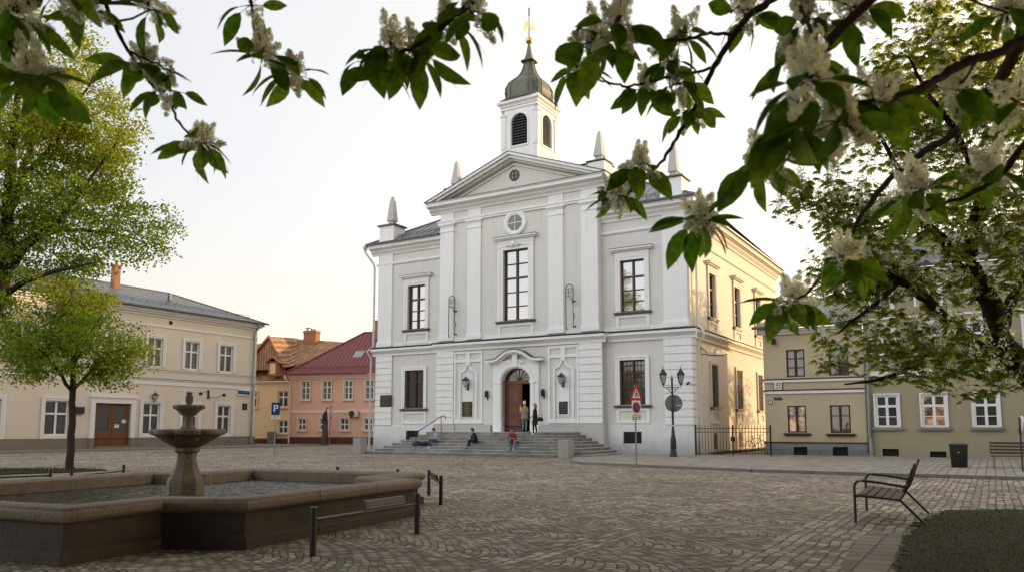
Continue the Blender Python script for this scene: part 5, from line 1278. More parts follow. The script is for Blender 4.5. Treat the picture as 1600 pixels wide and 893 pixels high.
def ngon(mb, prof, n, rot=0):
    mb.loft([[(FS*r_*math.cos(2*math.pi*(k+.5)/n+rot), FS*r_*math.sin(2*math.pi*(k+.5)/n+rot), z) for k in range(n)] for r_, z in prof])
FS = .86
m = MB(); ngon(m, [(.34,.15),(.345,.62),(.335,.66),(.26,.76),(.205,.88),(.18,1.0),(.18,1.08),(.205,1.10),(.24,1.12),(.24,1.17),(.20,1.19)], 8, .2); m.build('pedestal', MT['fstone_top'], ft)
lob = lambda a, r_, z: FS*(1+.10*(abs(math.cos(4*a))**.6-.6)*min(1,r_/.6) if r_ > .2 else 1)
m = MB(); m.lathe([(.15,1.16),(.24,1.19),(.40,1.27),(.53,1.355),(.60,1.385),(.655,1.40),(.675,1.43),(.67,1.465),(.64,1.485),(.58,1.48),(.50,1.44),(.3,1.40),(.05,1.39)], 64, shape=lob); m.build('lower_bowl', MT['fstone_top'], ft, smooth=True)
m = MB(); ngon(m, [(.15,1.39),(.155,1.50),(.10,1.56),(.085,1.64),(.10,1.70),(.09,1.72)], 8); m.build('upper_stem', MT['fstone_top'], ft)
lob2 = lambda a, r_, z: FS*(1+.13*(abs(math.cos(3*a))**.6-.6) if r_ > .12 else 1)
m = MB(); m.lathe([(.07,1.68),(.13,1.72),(.22,1.80),(.275,1.825),(.29,1.85),(.28,1.88),(.25,1.885),(.15,1.85),(.03,1.85)], 48, shape=lob2); m.build('upper_bowl', MT['fstone_top'], ft, smooth=True)
m = MB(); m.lathe([(.06,1.84),(.07,1.88),(.045,1.90),(.065,1.95),(.06,2.04),(.04,2.06),(.055,2.08),(.05,2.10),(.01,2.10)], 12); m.build('finial', MT['fstone_top'], ft, smooth=True)
# falling drops
rr = random.Random(5); m = MB()
def drop(c, s_):
    x, y, z = c; m.add([(x-s_,y,z),(x+s_,y,z),(x,y-s_,z),(x,y+s_,z),(x,y,z-s_*1.6),(x,y,z+s_*1.8)], [(0,2,5),(2,1,5),(1,3,5),(3,0,5),(2,0,4),(1,2,4),(3,1,4),(0,3,4)])
for k in range(16):
    a = 2*math.pi*(k+.5)/16+rr.uniform(-.06,.06)
    for q in range(26):
        tt = rr.random(); z = 1.40-tt*1.0; r_ = .62+.10*math.sqrt(tt)+rr.gauss(0,.012)
        drop((r_*math.cos(a)+rr.gauss(0,.01), r_*math.sin(a)+rr.gauss(0,.01), z), rr.uniform(.003,.007))
for k in range(10):
    a = 2*math.pi*k/10
    for q in range(7):
        tt = rr.random(); r_ = .30+.04*tt; drop((r_*math.cos(a), r_*math.sin(a), 1.83-tt*.38), rr.uniform(.003,.005))
for k in range(620):
    a = rr.uniform(0,6.28); r_ = .72+rr.gauss(0,.13); drop((r_*math.cos(a), r_*math.sin(a), .41+abs(rr.gauss(0,.05))), rr.uniform(.003,.006))
m_d, t_, b_ = nt('splashing_water'); b_.inputs['Base Color'].default_value = (.75,.78,.8,1); b_.inputs['Roughness'].default_value = .1; b_.inputs['Specular IOR Level'].default_value = 1
o = m.build('water_drops', m_d, recalc=False); o.location = fc; o.rotation_euler = (0,0,fa); tag(o, 'drops of water falling from the lobed bowl into the basin', 'water drops', kind='stuff')

# block joints of the basin wall
m = MB()
P0 = cross(.024)
for i in range(12):
    j = (i+1) % 12; A_, B_ = Vector(P0[i]), Vector(P0[j]); L_ = (B_-A_).length; nn = max(1, round(L_/1.5)); d = (B_-A_).normalized(); o_ = Vector((d.y,-d.x))
    for k in range(0, nn):
        if k == 0: continue
        a = A_+d*L_*k/nn
        for (oo, z0_, z1_) in ((0,-.01,.13),(-.09,.17,.44)):
            p = a+o_*oo; m.add([(p.x-d.x*.005,p.y-d.y*.005,z0_),(p.x+d.x*.005,p.y+d.y*.005,z0_),(p.x+d.x*.005,p.y+d.y*.005,z1_),(p.x-d.x*.005,p.y-d.y*.005,z1_)], [(0,1,2,3)])
m.build('wall_joint', MT['dark'], ft)
# fallen petals on the paving
rr = random.Random(12); m = MB()
for k in range(420):
    x, y = rr.uniform(-3.5,7.5), 7.4+abs(rr.gauss(0,4.2)); s_ = rr.uniform(.005,.011); a = rr.uniform(0,3)
    m.add([(x-s_*math.cos(a),y-s_*math.sin(a),.012),(x+s_*.6*math.sin(a),y-s_*.6*math.cos(a),.016),(x+s_*math.cos(a),y+s_*math.sin(a),.012),(x-s_*.6*math.sin(a),y+s_*.6*math.cos(a),.018)], [(0,1,2,3)])
o = m.build('fallen_petals', MT['signwhite'], recalc=False); tag(o, 'tiny pale petals scattered over the cobbles in the foreground', 'petals', kind='stuff')
# ------------------------------------------------------------------ low rail barriers round the fountain
def barrier(a, b, label, panel=None, h=.56, rail_z=.42):
    a, b = Vector((*a,0)), Vector((*b,0)); d = b-a; L_ = d.length
    t = thing('low_barrier', label, 'barrier', a, math.atan2(d.y,d.x), 'low dark rail barriers around the fountain')
    for x in (0, L_):
        m = MB(); m.tube([(x,0,0),(x,0,h)], .038, 14); m.tube([(x,0,h),(x,0,h+.012)], [.041,.036], 14); m.build('post', MT['ironpost'], t, smooth=True)
    MB().tube([(.03,0,rail_z),(L_-.03,0,rail_z)], .02, 10).build('rail', MT['ironpost'], t, smooth=True)
    if panel:
        p0, p1, z0, z1 = panel
        q = MB().prism([(-.02,z0),(.02,z0),(.05,z1),(.01,z1)], 'x', p0, p1).build('panel', MT['ironpost'], t, bevel=.004)
        m = MB()
        for k in range(3):
            z = z0+(z1-z0)*(k+.7)/3.4; yy = -.02+(z-z0)/(z1-z0)*.03; m.box(p0+.05,p1-.05,yy-.006,yy-.001,z-.006,z+.006)
        m.build('panel_line', MT['post'], q)
    return t
barrier((-2.35,9.50), (-1.36,11.48), 'low dark barrier with two posts in front of the fountain, nearest in the photo', (1.0,1.9,.445,.56))
barrier((-1.40,15.72), (-1.86,17.85), 'low dark barrier standing right of the fountain corner on open cobbles', (.5,1.6,.445,.56))
barrier((-2.6,18.1), (-4.25,19.4), 'low dark barrier just behind the far right corner of the fountain')
barrier((-9.9,20.3), (-9.95,18.0), 'low dark barrier behind the fountain near the small street tree')
barrier((-10.6,18.3), (-12.6,16.3), 'low dark barrier behind the left part of the fountain, mostly hidden by its rim')
# ------------------------------------------------------------------ PEOPLE
def skin_mesh(chains, sub=2):
    """chains: list of lists of (point, rx, ry); chains share joints by identical coordinates"""
    vs, rad, ed, idx = [], [], [], {}
    for ch in chains:
        prev = None
        for p, rx, ry in ch:
            k = tuple(round(c, 4) for c in p)
            if k not in idx: idx[k] = len(vs); vs.append(p); rad.append((rx, ry))
            i = idx[k]
            if prev is not None and prev != i: ed.append((prev, i))
            prev = i
    me = bpy.data.meshes.new('tmp'); me.from_pydata(vs, ed, []); o = bpy.data.objects.new('tmp', me); COL.objects.link(o)
    md = o.modifiers.new('s', 'SKIN'); md.use_smooth_shade = True
    sv = me.skin_vertices[0].data
    for i, r_ in enumerate(rad): sv[i].radius = r_
    sv[0].use_root = True
    s2 = o.modifiers.new('u', 'SUBSURF'); s2.levels = sub; s2.render_levels = sub
    dg = bpy.context.evaluated_depsgraph_get(); em = o.evaluated_get(dg).to_mesh()
    V = [tuple(v.co) for v in em.vertices]; F_ = [tuple(p.vertices) for p in em.polygons]
    o.evaluated_get(dg).to_mesh_clear(); bpy.data.objects.remove(o); bpy.data.meshes.remove(me)
    return V, F_
def mix(a, b, f): return tuple(a[i]+(b[i]-a[i])*f for i in range(3))
def person(label, loc, rz, J, top, legs, hair, shoe, hat=None, long_coat=None, group=None, sleeve=None, hair_len=.0):
    t = thing('person', label, 'person', loc, rz, group)
    pel, che, nek, hed = J['pelvis'], J['chest'], J['neck'], J['head']
    hd = Vector(hed)-Vector(nek); hd.normalize()
    jaw = tuple(Vector(nek)+hd*.07); mh = tuple(Vector(nek)+hd*.15); th_ = tuple(Vector(nek)+hd*.235)
    body = [(pel,.15,.115),(mix(pel,che,.45),.125,.10),(che,.155,.105),(mix(che,nek,.75),.09,.075),(nek,.052,.052),(jaw,.066,.07),(mh,.078,.095),(th_,.055,.068)]
    chains = [body]; fingers = MB()
    for s_ in ('l', 'r'):
        sh, el, wr, ha = J['sh'+s_], J['el'+s_], J['wr'+s_], J['ha'+s_]
        chains.append([body[2], (sh,.062,.06), (mix(sh,el,.5),.052,.05), (el,.043,.042), (mix(el,wr,.4),.042,.04), (wr,.027,.024), (ha,.036,.018)])
        hp, kn, an, to = J['hp'+s_], J['kn'+s_], J['an'+s_], J['to'+s_]
        chains.append([body[0], (hp,.095,.095), (mix(hp,kn,.5),.078,.078), (kn,.058,.06), (mix(kn,an,.35),.056,.058), (an,.040,.042), (mix(an,to,.5),.038,.035), (to,.032,.024)])
        d = (Vector(ha)-Vector(wr)).normalized(); sd = d.cross(Vector((0,-.3,1))).normalized(); up = sd.cross(d)
        for k, (off_, ln) in enumerate(((-.027,.062),(-.009,.074),(.009,.07),(.026,.056))):
            a = Vector(ha)+d*.02+sd*off_; b = a+d*ln*.55; c = b+(d*.6-up*.8).normalized()*ln*.45
            fingers.tube([a,b,c], [.0095,.0088,.006], 6)
        a = Vector(wr).lerp(Vector(ha), .6)-sd*.025; fingers.tube([a, a-sd*.025+d*.025, a-sd*.028+d*.055], [.011,.0095,.007], 6)
    V, Fc = skin_mesh(chains)
    # nose, ears, eyes (in the face direction -y of the person, tilted with the head)
    fwd = Vector(J.get('face', (0,-1,0))).normalized(); side = fwd.cross(hd).normalized()
    fm = MB(); fm.add(V, Fc)
    cat = []
    for f in Fc:
        c = Vector((0,0,0))
        for i in f: c += Vector(V[i])
        c /= len(f)
        def dist(a, b):
            a, b = Vector(a), Vector(b); ab = b-a; tt = max(0, min(1, (c-a).dot(ab)/ab.length_squared)); return (c-(a+ab*tt)).length
        best = [(dist(pel,che)-.08, 1), (dist(che,mix(che,nek,.8))-.06, 1), (dist(nek,th_)-.04, 0)]
        for s_ in 'lr':
            best += [(dist(J['sh'+s_],J['el'+s_]),1),(dist(J['el'+s_],J['wr'+s_]),1),(dist(mix(J['wr'+s_],J['ha'+s_],.25),J['ha'+s_])-.015,0),(dist(J['hp'+s_],J['kn'+s_]),2),(dist(J['kn'+s_],J['an'+s_])-.0,2),(dist(mix(J['an'+s_],J['to'+s_],.15),J['to'+s_])-.02,3)]
        cat.append(min(best)[1])
    fm.m = cat
    fm.mi = 0; n0 = len(fm.f)
    c = Vector(mh)+fwd*.086
    fm.add([c+hd*.02, c+side*.014-hd*.022, c-side*.014-hd*.022, c+fwd*.024-hd*.02], [(0,1,3),(0,3,2),(1,2,3)])
    for s_ in (-1, 1):
        e = Vector(mh)+side*s_*.078-fwd*.0; fm.add([e+hd*.03,e-hd*.03,e+side*s_*.014+fwd*-.012+hd*.02,e+side*s_*.012-hd*.02], [(0,2,3,1)])
    fm.add(fingers.v, fingers.f)
    fm.mi = 4
    for s_ in (-1, 1):
        e = c+side*s_*.030+hd*.022-fwd*.006; fm.add([e-side*.011,e+side*.011,e+side*.009+hd*.008,e-side*.009+hd*.008], [(0,1,2,3)])
    e = c-hd*.052-fwd*.004; fm.mi = 5; fm.add([e-side*.02,e+side*.02,e+side*.015+hd*.008,e-side*.015+hd*.008], [(0,1,2,3)])
    fm.build('body', [MT['skin'], top, legs, shoe, MT['iron'], MT['red']], t, smooth=True)
    # hair
    hm = MB(); hc = Vector(mh)+hd*.035-fwd*.02
    rings = []
    for k in range(7):
        a = math.pi*.5*(1-k/5.0) if k < 6 else -1.1
        rr_ = math.cos(a)*1.0; z = math.sin(a)
        ring = []
        for q in range(16):
            b = 2*math.pi*q/16; f_ = math.cos(b)   # f_>0 front
            R1, R2 = .088, .108
            back = max(0, -f_)
            zz = z*.105
            if k == 6: zz = -.10-hair_len*(.55+.45*back)
            w_ = rr_ if k < 6 else .82
            p = hc + fwd*(R2*w_*f_ - (.035 if (f_ > .3 and z < .35) else 0)) + side*(R1*w_*math.sin(b)) + hd*(zz if not (f_ > .35 and z < .3) else max(zz, .03))
            ring.append(tuple(p))
        rings.append(ring)
    hm.loft(rings); hm.build('hat' if hat else 'hair', hat or hair, t, smooth=True)
    if hat: 
        pass
    if long_coat:
        cm = MB(); rings = []
        for z, w_, d_ in long_coat[1]:
            rings.append([(w_*math.cos(b)+.0, d_*math.sin(b)+J['pelvis'][1], z) for b in [2*math.pi*q/16 for q in range(16)]])
        cm.loft(rings); cm.build('coat', long_coat[0], t, smooth=True)
    return t
def mc(name, c, r_=.8): return M(name, c, r_, .15, 6, bmp=.3, bscale=30)
C_tan = mc('tan_jacket', (.27,.21,.155)); C_blk = mc('black_coat', (.014,.014,.017)); C_jean = mc('blue_jeans', (.055,.085,.14)); C_pale = mc('pale_jeans', (.16,.21,.27)); C_red = mc('dark_red_jacket', (.30,.025,.05)); C_grey = mc('pale_grey_top', (.36,.38,.42)); C_navy = mc('navy_fabric', (.018,.028,.085)); C_hair = mc('dark_hair', (.02,.012,.008)); C_bl = mc('light_brown_hair', (.24,.14,.07)); C_wh = mc('white_knit', (.66,.66,.66)); C_shoe = mc('white_shoes', (.65,.64,.62)); C_dsh = mc('dark_shoes', (.02,.02,.02)); C_hr2 = mc('brown_hair', (.07,.03,.018))
def stand(lean=0, sx=1, arm='down', step=.0):
    J = dict(pelvis=(0,0,.93), chest=(0,.01,1.28), neck=(0,0,1.47), head=(0,-.02,1.68))
    for s_, k in (('l',-1),('r',1)):
        J['sh'+s_] = (k*.18,.01,1.38); J['hp'+s_] = (k*.09,0,.86); J['kn'+s_] = (k*.10,-.03-step*k,.48); J['an'+s_] = (k*.11,.02-step*k*1.6,.09); J['to'+s_] = (k*.13,-.14-step*k*1.6,.04)
        if arm == 'down': J['el'+s_] = (k*.25,.03,1.10); J['wr'+s_] = (k*.25,-.08,.88); J['ha'+s_] = (k*.24,-.12,.81)
        else: J['el'+s_] = (k*.24,.02,1.12); J['wr'+s_] = (k*.10,-.22,1.10); J['ha'+s_] = (k*.05,-.28,1.12)
    return J
J = stand(arm='fold')
person('woman in tan jacket and white knitted hat with her back turned at the door', TH.w(-8.98,-2.2,1.28), TA+R(175), J, C_tan, C_pale, C_wh, C_dsh, hat=C_wh, long_coat=(C_tan, [(1.42,.10,.08),(1.36,.19,.12),(1.15,.205,.15),(.92,.215,.16),(.76,.225,.17),(.75,.20,.15)]))
J = stand(step=.05)
person('woman in a long black coat with light brown hair standing beside the open door', TH.w(-8.12,-2.52,1.12), TA+R(-70), J, C_blk, C_blk, C_bl, C_shoe, long_coat=(C_blk, [(1.43,.09,.07),(1.38,.18,.115),(1.15,.18,.13),(.95,.19,.135),(.7,.215,.16),(.58,.22,.17),(.57,.19,.14)]), hair_len=.12)
t = thing('handbag', 'black handbag hanging from the arm of the woman in the long black coat', 'handbag', TH.w(-7.80,-2.5,1.12+.76), TA)
MB().loft([[(-.15,-.06,0),(.15,-.06,0),(.15,.06,0),(-.15,.06,0)],[(-.17,-.07,.1),(.17,-.07,.1),(.17,.07,.1),(-.17,.07,.1)],[(-.11,-.02,.22),(.11,-.02,.22),(.11,.02,.22),(-.11,.02,.22)]]).build('bag_body', C_blk, t, bevel=.02)
MB().tube([(-.10,0,.2),(-.09,0,.36),(0,0,.42),(.09,0,.36),(.10,0,.2)], .012, 6).build('strap', C_blk, t)
def seated(hunch=.1, knees=.0, footz=-.42, footy=-.55, arms='lap', head=(0,-.2,.62)):
    # origin at the seat surface under the pelvis
    J = dict(pelvis=(0,0,.11), chest=(0,-.06-hunch*.5,.43), neck=(0,-.10-hunch,.60), head=(0,-.16-hunch*1.4,.80), face=(0,-1,-.55))
    for s_, k in (('l',-1),('r',1)):
        J['sh'+s_] = (k*.17,-.08-hunch*.8,.53); J['hp'+s_] = (k*.10,-.05,.10); J['kn'+s_] = (k*(.13+knees),-.44,.20+k*.015); J['an'+s_] = (k*(.11+knees),footy+.02-k*.03,footz+.09); J['to'+s_] = (k*(.12+knees),footy-.14-k*.03,footz+.045)
        J['el'+s_] = (k*.24,-.22-hunch*.5,.30); J['wr'+s_] = (k*.10,-.42,.30); J['ha'+s_] = (k*.045,-.48,.31)
    return J
person('person in a pale grey top sitting on the steps by the left handrail', TH.w(-13.9,-3.75,.64), TA+R(-20), seated(.10,.03,-.32,-.58), C_grey, C_jean, C_hair, C_shoe, hair_len=.02, group='people sitting on the town hall steps')
person('person all in black sitting alone on the middle of the steps looking down', TH.w(-11.15,-3.75,.64), TA+R(-35), seated(.12,0,-.32,-.55), C_blk, C_blk, C_hair, C_dsh, hair_len=.03, group='people sitting on the town hall steps')
person('person in a dark red jacket sitting on the steps by the right handrail', TH.w(-8.75,-3.75,.64), TA+R(15), seated(.12,.05,-.32,-.55), C_red, C_pale, C_hr2, C_shoe, hair_len=.10, group='people sitting on the town hall steps')
for nm, lab, x, cmat, s_ in (('backpack','navy blue backpack lying on the steps left of the seated people',-15.0,C_navy,1.0),('shoulder_bag','slumped black bag on the steps between the backpack and the person in grey',-14.45,C_blk,.95)):
    t = thing(nm, lab, 'bag', TH.w(x,-4.15,.48), TA+R(8))
    m = MB(); m.loft([[(xx, .13*s_*f_*math.cos(a), .13*f_*s_+.125*s_*f_*math.sin(a)) for a in [2*math.pi*k/12 for k in range(12)]] for xx, f_ in ((-.30,.35),(-.26,.8),(-.12,1.05),(.05,1.12),(.2,.9),(.3,.55),(.34,.2))]); m.build('bag_body', cmat, t, smooth=True)
    m = MB(); m.tube([(-.2,-.13,.2),(-.28,-.22,.05),(-.1,-.28,.012),(.1,-.2,.02),(.16,-.12,.12)], .014, 6); m.build('strap', cmat, t, smooth=True)
    m = MB(); m.loft([[(-.12,-.14,.04),(.1,-.15,.04),(.1,-.12,.17),(-.12,-.11,.17)],[(-.10,-.19,.05),(.08,-.19,.05),(.08,-.15,.15),(-.10,-.15,.15)]]); m.build('pocket', cmat, t, bevel=.01)

# ------------------------------------------------------------------ TREES
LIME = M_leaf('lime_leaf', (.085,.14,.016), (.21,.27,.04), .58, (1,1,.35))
GOLDL = M_leaf('sunlit_lime_leaf', (.14,.185,.016), (.29,.32,.04), .58, (1,.95,.3))  # golden sunlight on the high crown put into the leaf colour
CHEST = M_leaf('chestnut_leaf', (.13,.18,.035), (.38,.43,.11), .64, (1,1,.45))
NEARL = M_leaf('near_leaf', (.045,.125,.018), (.17,.26,.04), .68, (1,1,.35), .55, 45)
PETAL = M_leaf('cream_blossom', (.66,.67,.56), (.94,.94,.84), .60, (1,1,.93), .7)
DARKL = M_leaf('shade_leaf', (.06,.06,.008), (.22,.17,.025), .12)
def rnd_dir(r_): 
    while True:
        v = Vector((r_.uniform(-1,1), r_.uniform(-1,1), r_.uniform(-1,1)))
        if .01 < v.length <= 1: return v.normalized()
def quadleaf(mb, c, n, d, ln, w):
    """a pointed leaf folded at the midrib: base c, direction d, normal n"""
    s_ = d.cross(n).normalized()*w*.5; tip = c+d*ln-n*ln*.15; m_ = c+d*ln*.45+n*ln*.04
    mb.add([c, m_-s_-n*w*.12, tip, m_+s_-n*w*.12, m_], [(0,4,2,1),(0,3,2,4)])
def lumpy(p, k, seed): 
    return math.sin(p.x*k+seed)*math.sin(p.y*k*1.1+seed*2)*math.sin(p.z*k*.9+seed*3)
def grow(parent_label, name, cat, base, limbs, env, nleaf, leafsize, cr, seed, mats=(LIME,), palmate=False, blossoms=0, group=None, tw=.011, gap=.0, bark='bark', kgap=1.4, gold=None, droop=.3, cull=None):
    r_ = random.Random(seed); t = thing(name, parent_label, cat, base, 0, group); B = Vector(base)
    L = [[Vector(p) for p in l[0]] for l in limbs]; tr = MB(); nodes = []
    def smooth(P, R_):
        out, ro = [], []
        for i in range(len(P)-1):
            p0, p1, p2, p3 = P[max(i-1,0)], P[i], P[i+1], P[min(i+2,len(P)-1)]
            for k in range(4):
                u = k/4; out.append(.5*((2*p1)+(-p0+p2)*u+(2*p0-5*p1+4*p2-p3)*u*u+(-p0+3*p1-3*p2+p3)*u**3)); ro.append(R_[i]+(R_[i+1]-R_[i])*u)
        out.append(P[-1]); ro.append(R_[-1]); return out, ro
    for (pts, rad) in limbs:
        P, R_ = smooth([Vector(p) for p in pts], rad)
        P = [p+Vector((r_.gauss(0,1),r_.gauss(0,1),r_.gauss(0,1)))*min(.05,R_[i]*.35)*(0 if i == 0 else (.3 if pts is limbs[0][0] else 1)) for i, p in enumerate(P)]
        tr.tube([p-B for p in P], R_, 10)
        for i, p in enumerate(P):
            if i > len(P)*.3: nodes.append((p, R_[i]))
    trunk = tr.build('trunk', MT[bark], t, smooth=True)
    cl = []
    for (c, rad, n) in env:
        c = Vector(c); k = 0; guard = 0
        while k < n and guard < n*40:
            guard += 1
            d = rnd_dir(r_); q = r_.random()**.42; p = c+Vector((d.x*rad[0],d.y*rad[1],d.z*rad[2]))*q
            if p.z < .8 or lumpy(p, kgap, seed) < gap-.25: continue
            if cull and cull(p): continue
            cl.append(p); k += 1
    cl.sort(key=lambda p: min((p-q[0]).length for q in nodes))
    twm = MB(); lm = [MB() for _ in mats]; bl = MB()
    for p in cl:
        bi = min(nodes, key=lambda q: (q[0]-p).length_squared*(1.0 if q[1] > .012 else 1.25)); a, ra = bi
        L_ = (p-a).length; r0 = min(ra*.7, max(tw, .010+L_*.012)); mid = a.lerp(p, .5)+Vector((0,0,L_*.10))+rnd_dir(r_)*L_*.07
        twm.tube([a-B, mid-B, p-B], [r0, r0*.75, tw*.45], 5, cap=False)
        for f_ in (.35,.6,.8): nodes.append(((a.lerp(mid,f_*2) if f_ < .5 else mid.lerp(p,(f_-.5)*2)), r0*(1-f_*.5)))
        nodes.append((p, tw*.5))
        q = p; mi = 0
        if gold is not None: mi = 1 if (gold(p)+r_.uniform(-.6,.6)) > 0 else 0  # higher clusters take the sunlit leaf colour
        if palmate:
            nl = r_.randint(nleaf-1, nleaf+1)
            for k in range(nl):
                az = r_.uniform(0,6.28); out_ = Vector((math.cos(az), math.sin(az), r_.uniform(-.15,.35))).normalized(); c = p+out_*r_.uniform(.05,cr)+Vector((0,0,r_.uniform(-cr,cr)*.5))
                twm.tube([p-B, c-B], [tw*.35, .003], 3, cap=False)
                fw = (out_+Vector((0,0,-.35))).normalized(); nn = (Vector((0,0,1))+rnd_dir(r_)*.35+out_*.2).normalized(); sd = fw.cross(nn).normalized(); sz = leafsize*r_.uniform(.7,1.15)
                for j in range(-3, 4):
                    if abs(j) == 3 and r_.random() < .4: continue
                    an = j*.5; d = (fw*math.cos(an)+sd*math.sin(an)+Vector((0,0,-.25))).normalized(); quadleaf(lm[0], c-B, nn, d, sz*(1-.13*abs(j)), sz*.34)
        else:
            for k in range(int(nleaf*r_.uniform(.6,1.3))):
                c = p+Vector([max(-1.5,min(1.5,r_.gauss(0,1)))*cr*q_ for q_ in (1,1,.42)]); c.z -= .25*((c-p).x**2+(c-p).y**2)/max(cr,.01)
                nn = (Vector((0,0,1))+rnd_dir(r_)*1.1).normalized(); d = (rnd_dir(r_)+Vector((0,0,-droop))); d = (d-nn*d.dot(nn)*.7).normalized()
                quadleaf(lm[mi], c-B, nn, d, leafsize*r_.uniform(.6,1.25), leafsize*.85*r_.uniform(.7,1.1))
        if blossoms and r_.random() < blossoms:
            hgt = r_.uniform(.16,.25); ax = Vector((r_.uniform(-.2,.2), r_.uniform(-.2,.2), 1)).normalized()
            for k in range(46):
                f_ = r_.random()**1.2; rr_ = .078*(1-f_*.85); az = r_.uniform(0,6.28); c = p+ax*(f_*hgt+.03)+Vector((math.cos(az)*rr_, math.sin(az)*rr_, 0)); s_ = r_.uniform(.010,.017)
                d1 = rnd_dir(r_); d2 = d1.cross(rnd_dir(r_)).normalized(); bl.add([c-B-d1*s_, c-B-d2*s_, c-B+d1*s_, c-B+d2*s_], [(0,1,2,3)])
    twm.build('twigs', MT[bark], t, smooth=True, recalc=False)
    for i, m_ in enumerate(lm):
        if m_.v: m_.build('crown', mats[i], t, recalc=False)
    if bl.v: bl.build('blossom', PETAL, t, recalc=False)
    return t
# small street tree
def W(px, py, d): return tuple(at(px, py, d))
b0 = (-15.33, 27.6, 0.03)
grow('small street tree with bright green leaves in front of the beige house', 'street_tree', 'tree', b0,
     [([b0, W(112,660,27.6), W(114,600,27.6), W(116,540,27.7), W(113,480,27.6), W(112,445,27.6)], [.14,.115,.10,.08,.05,.02]),
      ([W(113,612,27.6), W(90,580,27.2), W(60,545,26.9), W(25,520,26.8)], [.07,.05,.035,.015]),
      ([W(114,610,27.6), W(140,580,28.0), W(175,550,28.2), W(215,540,28.2)], [.07,.05,.035,.015]),
      ([W(115,570,27.6), W(135,530,26.8), W(160,490,26.4)], [.05,.035,.015]),
      ([W(115,560,27.6), W(95,520,28.4), W(75,480,28.6)], [.05,.035,.015])],
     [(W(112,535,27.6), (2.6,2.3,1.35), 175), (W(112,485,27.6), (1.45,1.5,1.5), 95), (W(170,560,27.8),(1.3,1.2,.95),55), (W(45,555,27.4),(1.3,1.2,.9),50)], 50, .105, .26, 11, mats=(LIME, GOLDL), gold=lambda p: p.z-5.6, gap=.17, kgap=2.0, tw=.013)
# tall tree at the left edge
b1 = (-20.6, 29.0, 0)
grow('tall spreading tree with fresh yellow green leaves at the left edge of the photo', 'tall_tree', 'tree', b1,
     [([b1, W(-35,600,29), W(-20,520,29), W(5,430,29), W(12,330,29), W(20,230,29), W(30,130,29), W(45,60,29)], [.42,.36,.33,.28,.22,.16,.10,.03]),
      ([W(3,430,29), W(40,390,28.6), W(95,340,28.3), W(140,280,28.0), W(180,225,27.8)], [.18,.14,.11,.07,.02]),
      ([W(8,400,29), W(50,370,29.4), W(110,360,29.8), W(180,365,30), (at(240,385,30))], [.14,.11,.08,.05,.015]),
      ([W(-10,480,29), W(40,440,28), W(100,420,27.6), W(150,410,27.4)], [.15,.10,.06,.02]),
      ([W(15,330,29), W(45,240,29.6), W(55,150,30), W(70,80,30)], [.15,.11,.07,.02]),
      ([W(15,300,29), W(80,230,28.6), W(130,150,28.4), W(150,110,28.4)], [.12,.09,.05,.02]),
      ([W(-10,470,29), W(20,520,27.5), W(60,540,27), W(110,560,26.8)], [.10,.07,.04,.015])],
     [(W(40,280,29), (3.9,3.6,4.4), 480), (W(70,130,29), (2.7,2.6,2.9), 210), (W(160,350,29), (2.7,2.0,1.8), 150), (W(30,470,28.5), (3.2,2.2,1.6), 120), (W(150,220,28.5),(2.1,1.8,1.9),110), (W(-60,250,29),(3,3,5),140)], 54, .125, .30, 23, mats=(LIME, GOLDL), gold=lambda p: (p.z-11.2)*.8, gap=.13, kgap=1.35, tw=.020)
# chestnut on the right
b2 = (11.2, 12.3, 0)
D = 12.0
grow('flowering chestnut tree with dark leaning trunk and white blossom at the right edge', 'chestnut_tree', 'tree', b2,
     [([b2, W(1760,740,12.2), W(1680,650,12.1), W(1600,575,12), W(1562,530,12), W(1550,480,12), W(1530,440,12), W(1515,400,12), W(1530,320,12), W(1560,220,12), W(1590,100,12), W(1605,20,12)], [.30,.27,.24,.20,.17,.15,.14,.12,.10,.08,.05,.02]),
      ([W(1580,560,12), W(1530,540,11.8), W(1490,510,11.6), W(1450,470,11.5), W(1410,440,11.4), W(1370,428,11.3), W(1330,420,11.2)], [.13,.105,.09,.075,.06,.04,.015]),
      ([W(1560,520,12), W(1590,450,12.4), W(1610,360,12.6), W(1600,250,12.8)], [.10,.08,.05,.02]),
      ([W(1530,450,12), W(1470,380,12.2), W(1420,300,12.4), W(1380,220,12.6), W(1350,170,12.6)], [.08,.06,.045,.03,.012]),
      ([W(1540,300,12), W(1500,220,11.6), W(1450,150,11.4), W(1420,90,11.4)], [.07,.05,.035,.012]),
      ([W(1490,510,11.6), W(1440,560,11.2), W(1380,590,11.0), W(1320,600,10.9)], [.05,.035,.025,.01]),
      ([W(1410,440,11.4), W(1360,480,11.2), W(1310,520,11.1)], [.04,.028,.012]),
      ([W(1515,400,12), W(1440,350,12.0), W(1350,320,12.0), W(1260,330,12.0)], [.06,.045,.03,.01])],
     [(W(1480,240,12), (1.75,1.6,2.3), 420), (W(1540,110,12), (1.7,1.6,1.9), 430), (W(1450,120,12.2), (1.1,1.0,1.2), 110), (W(1400,400,11.6), (1.6,1.2,1.0), 260), (W(1400,540,11.2), (1.25,1.0,.55), 150), (W(1290,330,11.9), (.85,.7,.7), 110), (W(1340,440,11.6), (.9,.8,.6), 90), (W(1600,420,12.2), (1.3,1.4,1.6), 200), (W(1380,200,12.3), (.8,.8,.8), 70), (W(1520,560,11.4), (1.1,.9,.6), 110), (W(1570,250,12),(1.5,1.4,1.8),220)],
     4, .125, .15, 37, mats=(CHEST,), palmate=True, blossoms=.55, gap=.05, kgap=2.6, tw=.009, bark='bark')
